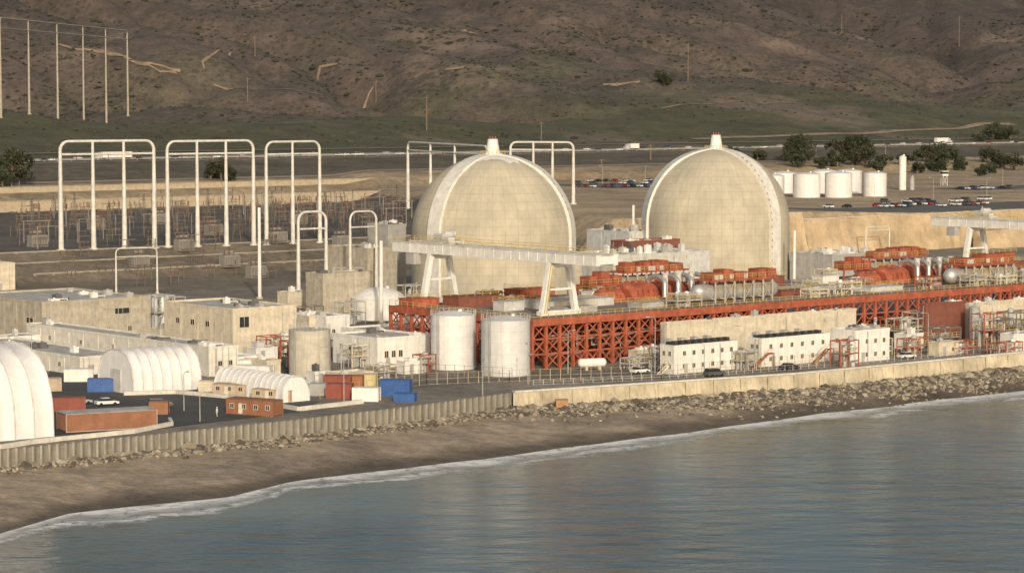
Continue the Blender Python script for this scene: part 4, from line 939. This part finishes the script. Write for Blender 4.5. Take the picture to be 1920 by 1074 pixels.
container(652,728,YCR,"pale yellow shipping container in the yard",5.8,yaw=-.15,h=2.9); container(660,752,WHITE,"white shipping container beside blue one",5.3,yaw=-.15,h=2.6)
container(713,742,BLUE,"blue shipping container beside the fence",6.0,yaw=-.2,h=3.2); container(738,753,BLUE,"low blue waste skip container",4.2,yaw=-.2,h=1.6)
container(385,700,WHITE,"white trailer on asphalt yard",10,2.6,2.9,yaw=-.1); container(440,706,WHITE,"white trailer parked on asphalt yard",8,2.6,2.4,yaw=-.3); container(280,777,BRN,"small brown store behind brown trailer",3.5,2.4,2.4,yaw=0)
container(120,716,WHITE,"white container behind big shelter",6,yaw=.1); container(60,735,TP,"tan container behind big shelter",6,yaw=.3); container(372,735,CREAM,"cream storage box beside arched shelter",3.5,2.4,2.2,yaw=-.1); container(580,742,GREY,"grey container by ribbed shelter",3.5,2.4,2.4,yaw=-.1)
container(1043,764,M("debris_orange",(.42,.24,.13),.8,streak=.5),"weathered orange box among the rocks",2.4,1.6,1.5,z=-2.4,yaw=.1)
for u,v,k,yw_ in ((200,760,0,.5),(365,718,6,.2),(345,700,4,1.0),(1200,700,0,.7),(1340,706,6,.6),(1480,693,2,.6),(1700,672,0,.6),(300,765,6,.3),(150,758,1,.6)):
    o=putcar((*G(u,v),.05),yw_,k); o["label"]=o["label"].replace(" on asphalt lot"," in the plant yard"); o["group"]="vehicles in the plant yard"
# ---------------- process skids ----------------
def skid(u,v,seed,label,L=8,Wd=5,h=6,z=0,P=None):
    r=random.Random(seed); P=P or (*G(u,v,z),z); T=thing("process_skid",P,YAW,label,"process equipment","pipe and vessel skids")
    col=r.choice((GREY,FG,YARD,RED,RED,CREAM)); b=MB(); nx=max(2,int(L/3))
    for i in range(nx+1):
        for y in (0,Wd): b.box(L*i/nx-.1,y-.1,0,L*i/nx+.1,y+.1,h)
    for zz in (h*.5,h-.1):
        for y in (0,Wd): b.beam((0,y,zz),(L,y,zz),.2)
        for i in range(nx+1): b.beam((L*i/nx,0,zz),(L*i/nx,Wd,zz),.2)
    for i in range(nx): 
        if r.random()<.6: b.beam((L*i/nx,0,.1),(L*(i+1)/nx,0,h*.5),.13)
    b.obj("frame",col,T)
    b=MB(); b.box(0.1,.1,h*.5+.12,L-.1,Wd-.1,h*.5+.2); b.obj("platform",GREY,T)
    b=MB(); railing(b,(0,0),(L,0),h*.5+.2,1.1,1.5); railing(b,(0,0),(0,Wd),h*.5+.2,1.1,1.5); b.obj("railing",YEL,T)
    for i in range(r.randint(2,4)):
        x=r.uniform(1,L-1); y=r.uniform(1,Wd-1); rr=r.uniform(.4,.9); hh=r.uniform(2,h*1.1); b=MB(); b.lathe([(rr,0),(rr,hh),(rr*.8,hh+rr*.4),(rr*.3,hh+rr*.6),(.01,hh+rr*.62)],16,(x,y,0)); b.obj("vessel",r.choice((WHITE,PGREY,GREY,GREY)),T,True)
    b=MB()
    for i in range(9):
        x,y,zz=r.uniform(0,L*.6),r.uniform(-.5,Wd),r.uniform(.4,h); b.path([(x,y,zz),(x+r.uniform(1,4),y,zz)],r.uniform(.1,.28),6); b.path([(x,y,.1),(x,y,zz)],r.uniform(.08,.2),6)
    b.obj("piping",r.choice((GREY,PGREY,YARDP)),T)
sk=[(1690,645,9,5,6),(1720,640,8,5,7),(1760,655,8,5,5),(1845,652,7,4,8),(1870,648,9,5,6),(1905,640,9,6,7),(1950,640,9,6,7),(1600,652,9,4,5),(1650,640,8,5,5.5),(962,706,4,3,8),(1180,694,6,3,2.6),(500,672,8,4,5),(660,690,6,4,5),(540,690,5,3,6),(300,600,8,5,6),(290,620,6,5,9),(645,610,7,4,6),(560,612,8,4,5),(770,612,10,6,4),(1870,668,9,3,3),(1790,665,8,3,3),(1575,690,6,3,6),(1895,600,8,6,9),(690,645,6,4,4),(760,640,6,4,4),(620,668,7,3,4),(640,560,8,5,9),(760,575,9,5,6),(700,712,6,3,3),(790,700,4,3,4),(1390,694,4,3,4),(1700,668,8,3,4),(1640,668,6,3,4),(1225,692,3,3,5)]
for i,(u,v,L,Wd,h) in enumerate(sk): skid(u,v,i*3+1,"steel skid with vessels, pipes and yellow railings",L,Wd,h)
for i,(x,y) in enumerate(((46,2.5),(52,44),(84,40),(92,4),(112,26),(134,4),(137,42),(175,6),(178,44),(24,46),(124,20),(150,3),(20,33),(98,44),(116,46),(146,30),(104,5),(88,20),(162,4))): skid(0,0,100+i,"pipework rack with railings on the turbine deck",R.uniform(5,9),R.uniform(3,4),R.uniform(2.0,3.4),P=DK(x,y,11.01))
def lamp(u,v,h,label="slim grey yard lamp on tall pole",P=None):
    P=P or (*G(u,v),0); T=thing("yard_lamp",P,R.uniform(0,6),label,"street lamp","yard lamps"); b=MB(); b.path([(0,0,0),(0,0,h)],.11,6,.06); b.obj("pole",GREY,T); b=MB(); b.path([(0,0,h),(.5,0,h+.3),(1.5,0,h+.35)],.05,5); b.obj("arm",GREY,T); b=MB(); b.box(1.3,-.2,h+.25,2.1,.2,h+.45); b.obj("lamp_head",GREY,T)
for u,v,h in ((375,790,5),(345,770,7),(645,752,8),(905,742,7),(1065,700,9),(1228,700,12),(1570,665,10),(1740,660,9),(1860,650,10),(990,720,8),(1395,690,9),(60,700,10),(330,700,9),(600,735,9),(1560,500,10),(640,725,7)): lamp(u,v,h)
for u,v in ((1640,375),(1750,372),(1850,372),(1660,300),(1530,300),(1130,345),(1210,345),(1880,350)): lamp(0,0,9,P=GT(u,v))
def pole(u,vb,vt):
    x,y,z=GT(u,vb); h=(vb-vt)/F*y; T=thing("utility_pole",(x,y,z-.3),YAW,"wooden utility pole with crossarm on the hillside","utility pole","utility poles on the hillside"); b=MB(); b.path([(0,0,0),(0,0,h)],.42,7,.28); b.obj("pole",WOOD,T); b=MB(); b.beam((-2.2,0,h*.93),(2.2,0,h*.93),.3); b.obj("crossarm",WOOD,T)
for a_ in ((464,190,145),(705,192,150),(800,245,178),(1015,266,228),(1290,152,80),(1578,62,28),(1798,88,30),(478,106,68),(1128,330,303),(1220,300,270)): pole(*a_)
x,y,z=GT(1770,348); T=thing("guard_tower",(x,y,z),.3,"white guard tower with windowed cabin on legs","tower"); b=MB()
for i in (-1,1):
    for j in (-1,1): b.beam((i*1.3,j*1.3,0),(i*1.1,j*1.1,5),.2)
b.beam((-1.3,-1.3,0),(1.1,-1.1,5),.12); b.beam((1.3,-1.3,0),(-1.1,-1.1,5),.12); b.obj("legs",FRW,T); b=MB(); b.box(-1.6,-1.6,5,1.6,1.6,6); b.box(-1.5,-1.5,7.1,1.5,1.5,7.2); b.obj("cabin",WHITE,T); b=MB(); b.box(-1.5,-1.5,6,1.5,1.5,7.1); b.obj("window",GLASS,T); b=MB(); b.box(-1.9,-1.9,7.2,1.9,1.9,7.5); b.obj("roof",WHITE,T)
# ---------------- trees ----------------
LEAF=[M("leaf_dark",(.035,.045,.024),.9,streak=0,scale=.4),M("leaf_mid",(.055,.066,.035),.9,streak=0,scale=.4),M("leaf_light",(.085,.09,.05),.9,streak=0,scale=.4)]
def tree(seed,h,w):
    r=random.Random(seed); T=thing("tree",(0,0,0),0,"dark green leafy roadside tree","tree","trees beside the highway"); b=MB()
    b.path([(0,0,-.5),(.15,.1,h*.3),(.0,.2,h*.65)],.35,7,.12); cl_=[]
    for i in range(11):
        an=r.uniform(0,6.28); L=r.uniform(.3,.95)*w; z=h*r.uniform(.22,.92); e=(L*math.cos(an),L*math.sin(an),z); b.path([(0,.1,h*r.uniform(.12,.35)),e],.14,5,.04); cl_.append((e,r.uniform(.28,.5)*w))
    cl_.append(((0,0,h*.92),.4*w)); b.obj("trunk",WOOD,T)
    b=MB()
    for e,rr in cl_:
        for k in range(120):
            d=Vector((r.gauss(0,1),r.gauss(0,1),r.gauss(0,.8))).normalized()*rr*r.uniform(.4,1.1); c=Vector(e)+d; s_=r.uniform(.25,.5)
            a_=Vector((r.uniform(-1,1),r.uniform(-1,1),r.uniform(-1,1))).normalized(); q=a_.cross(Vector((r.random(),r.random(),r.random()))).normalized()
            b.mi=r.choice((0,0,1,2)) if d.z>0 else r.choice((0,0,0,1)); b.add([c-a_*s_-q*s_*.6,c+a_*s_-q*s_*.4,c+a_*s_*.7+q*s_*.7,c-a_*s_*.8+q*s_*.6],[(0,1,2,3)])
    b.obj("crown",LEAF,T); return T
tp=[tree(1,12,5),tree(2,9,5.4),tree(3,14,5.6),tree(4,5,4.5)]; ut=[0]*4
TR=[(1480,306,2),(1490,303,2),(1500,305,2),(1510,308,2),(1485,312,1),(1505,314,1),(1590,302,2),(1600,304,2),(1612,306,2),(1625,304,2),(1598,310,1),(1618,311,1),(1563,308,0),(1570,313,3),(1540,315,3),(1730,303,1),(1742,305,1),(1755,305,1),(1768,303,1),(1780,308,1),(1792,312,3),(1805,320,3),(1855,312,1),(1868,314,1),(1880,316,1),(1835,265,3),(1850,262,1),(1862,260,1),(1870,258,1),(1882,262,3),(1895,262,1),(1245,160,1),(1253,160,3),(395,337,3),(415,338,1),(428,338,3),(8,347,0),(22,350,2),(36,348,0),(5,352,1),(1700,310,3),(1720,325,3),(1640,320,3),(1905,320,1),(1420,300,3),(1370,296,3),(1840,330,3),(1855,325,3),(1745,318,3),(1765,322,3),(1660,312,3)]
for u,v,k in TR:
    P=GT(u,v); sc=R.uniform(.9,1.25)
    if not ut[k]: tp[k].location=P; ut[k]=1; tp[k].scale=(sc,)*3
    else: clone(tp[k],P,R.uniform(0,6),scale=sc)
# ---------------- person ----------------
def person(P,yaw):
    T=thing("person",P,yaw,"person in white coveralls walking on the asphalt yard","person")
    bm=bmesh.new(); lay=bm.verts.layers.skin.verify()
    V=[(0,0,.92,.14),(0,0,1.15,.13),(0,0,1.38,.15),(0,0,1.5,.06),(0,.02,1.62,.10),(0,.01,1.72,.08),(.18,0,1.4,.06),(.24,.05,1.12,.045),(.22,.15,.9,.035),(.22,.18,.8,.035),(-.18,0,1.4,.06),(-.24,-.03,1.12,.045),(-.22,.04,.9,.035),(-.22,.06,.8,.035),(.09,0,.86,.09),(.1,.14,.5,.065),(.1,.18,.1,.05),(.1,.3,.04,.04),(-.09,0,.86,.09),(-.1,-.06,.5,.065),(-.1,-.22,.12,.05),(-.1,-.10,.04,.04)]
    E=[(0,1),(1,2),(2,3),(3,4),(4,5),(2,6),(6,7),(7,8),(8,9),(2,10),(10,11),(11,12),(12,13),(0,14),(14,15),(15,16),(16,17),(0,18),(18,19),(19,20),(20,21)]
    bv=[]
    for i,(x,y,z,r) in enumerate(V): q=bm.verts.new((x,y,z)); q[lay].radius=(r,r); q[lay].use_root=(i==0); bv.append(q)
    for i,j in E: bm.edges.new((bv[i],bv[j]))
    me=bpy.data.meshes.new("body"); bm.to_mesh(me); bm.free(); me.materials.append(M("coverall",(.65,.64,.6),.8,streak=0)); o=bpy.data.objects.new("body",me); COL.objects.link(o); o.parent=T
    o.modifiers.new("skin","SKIN"); s=o.modifiers.new("sub","SUBSURF"); s.levels=1; s.render_levels=1
    b=MB(); b.lathe([(.12,0),(.13,.02),(.12,.09),(.07,.15),(.01,.17)],12,(0,.02,1.70)); b.obj("helmet",WHITE,T,True)
    b=MB(); b.lathe([(.02,-.1),(.075,-.06),(.09,.02),(.06,.08)],12,(0,.045,1.65)); b.obj("face",M("skin_tone",(.45,.28,.2),.6,streak=0),T,True)
person((*G(407,781),.035),.8)
# ---------------- light ----------------
w=bpy.data.worlds.new("World"); scene.world=w; w.use_nodes=True; nt=w.node_tree; bg=nt.nodes["Background"]
sky=nt.nodes.new("ShaderNodeTexSky"); sky.sky_type='NISHITA'; sky.sun_disc=False
EL=rad(20); sx_,sy_=.16,-.987
sky.sun_elevation=EL; sky.sun_rotation=math.atan2(sx_,sy_); sky.air_density=1.0; sky.dust_density=4.5; sky.ozone_density=.8
tint=mixc(nt,1.0,sky.outputs[0],(1.03,1.0,.94),'MULTIPLY')
nt.links.new(tint,bg.inputs[0]); bg.inputs[1].default_value=.11
sl=bpy.data.lights.new("sun","SUN"); sl.energy=2.6; sl.angle=rad(1.8); sl.color=(1,.88,.71)
so=bpy.data.objects.new("sun",sl); COL.objects.link(so); d=Vector((sx_*math.cos(EL),sy_*math.cos(EL),math.sin(EL)))
so.rotation_euler=d.to_track_quat('Z','Y').to_euler(); so.location=(0,0,300)
scene.view_settings.view_transform='Standard'; scene.view_settings.look='None'; scene.view_settings.exposure=0
print("stands",c_)
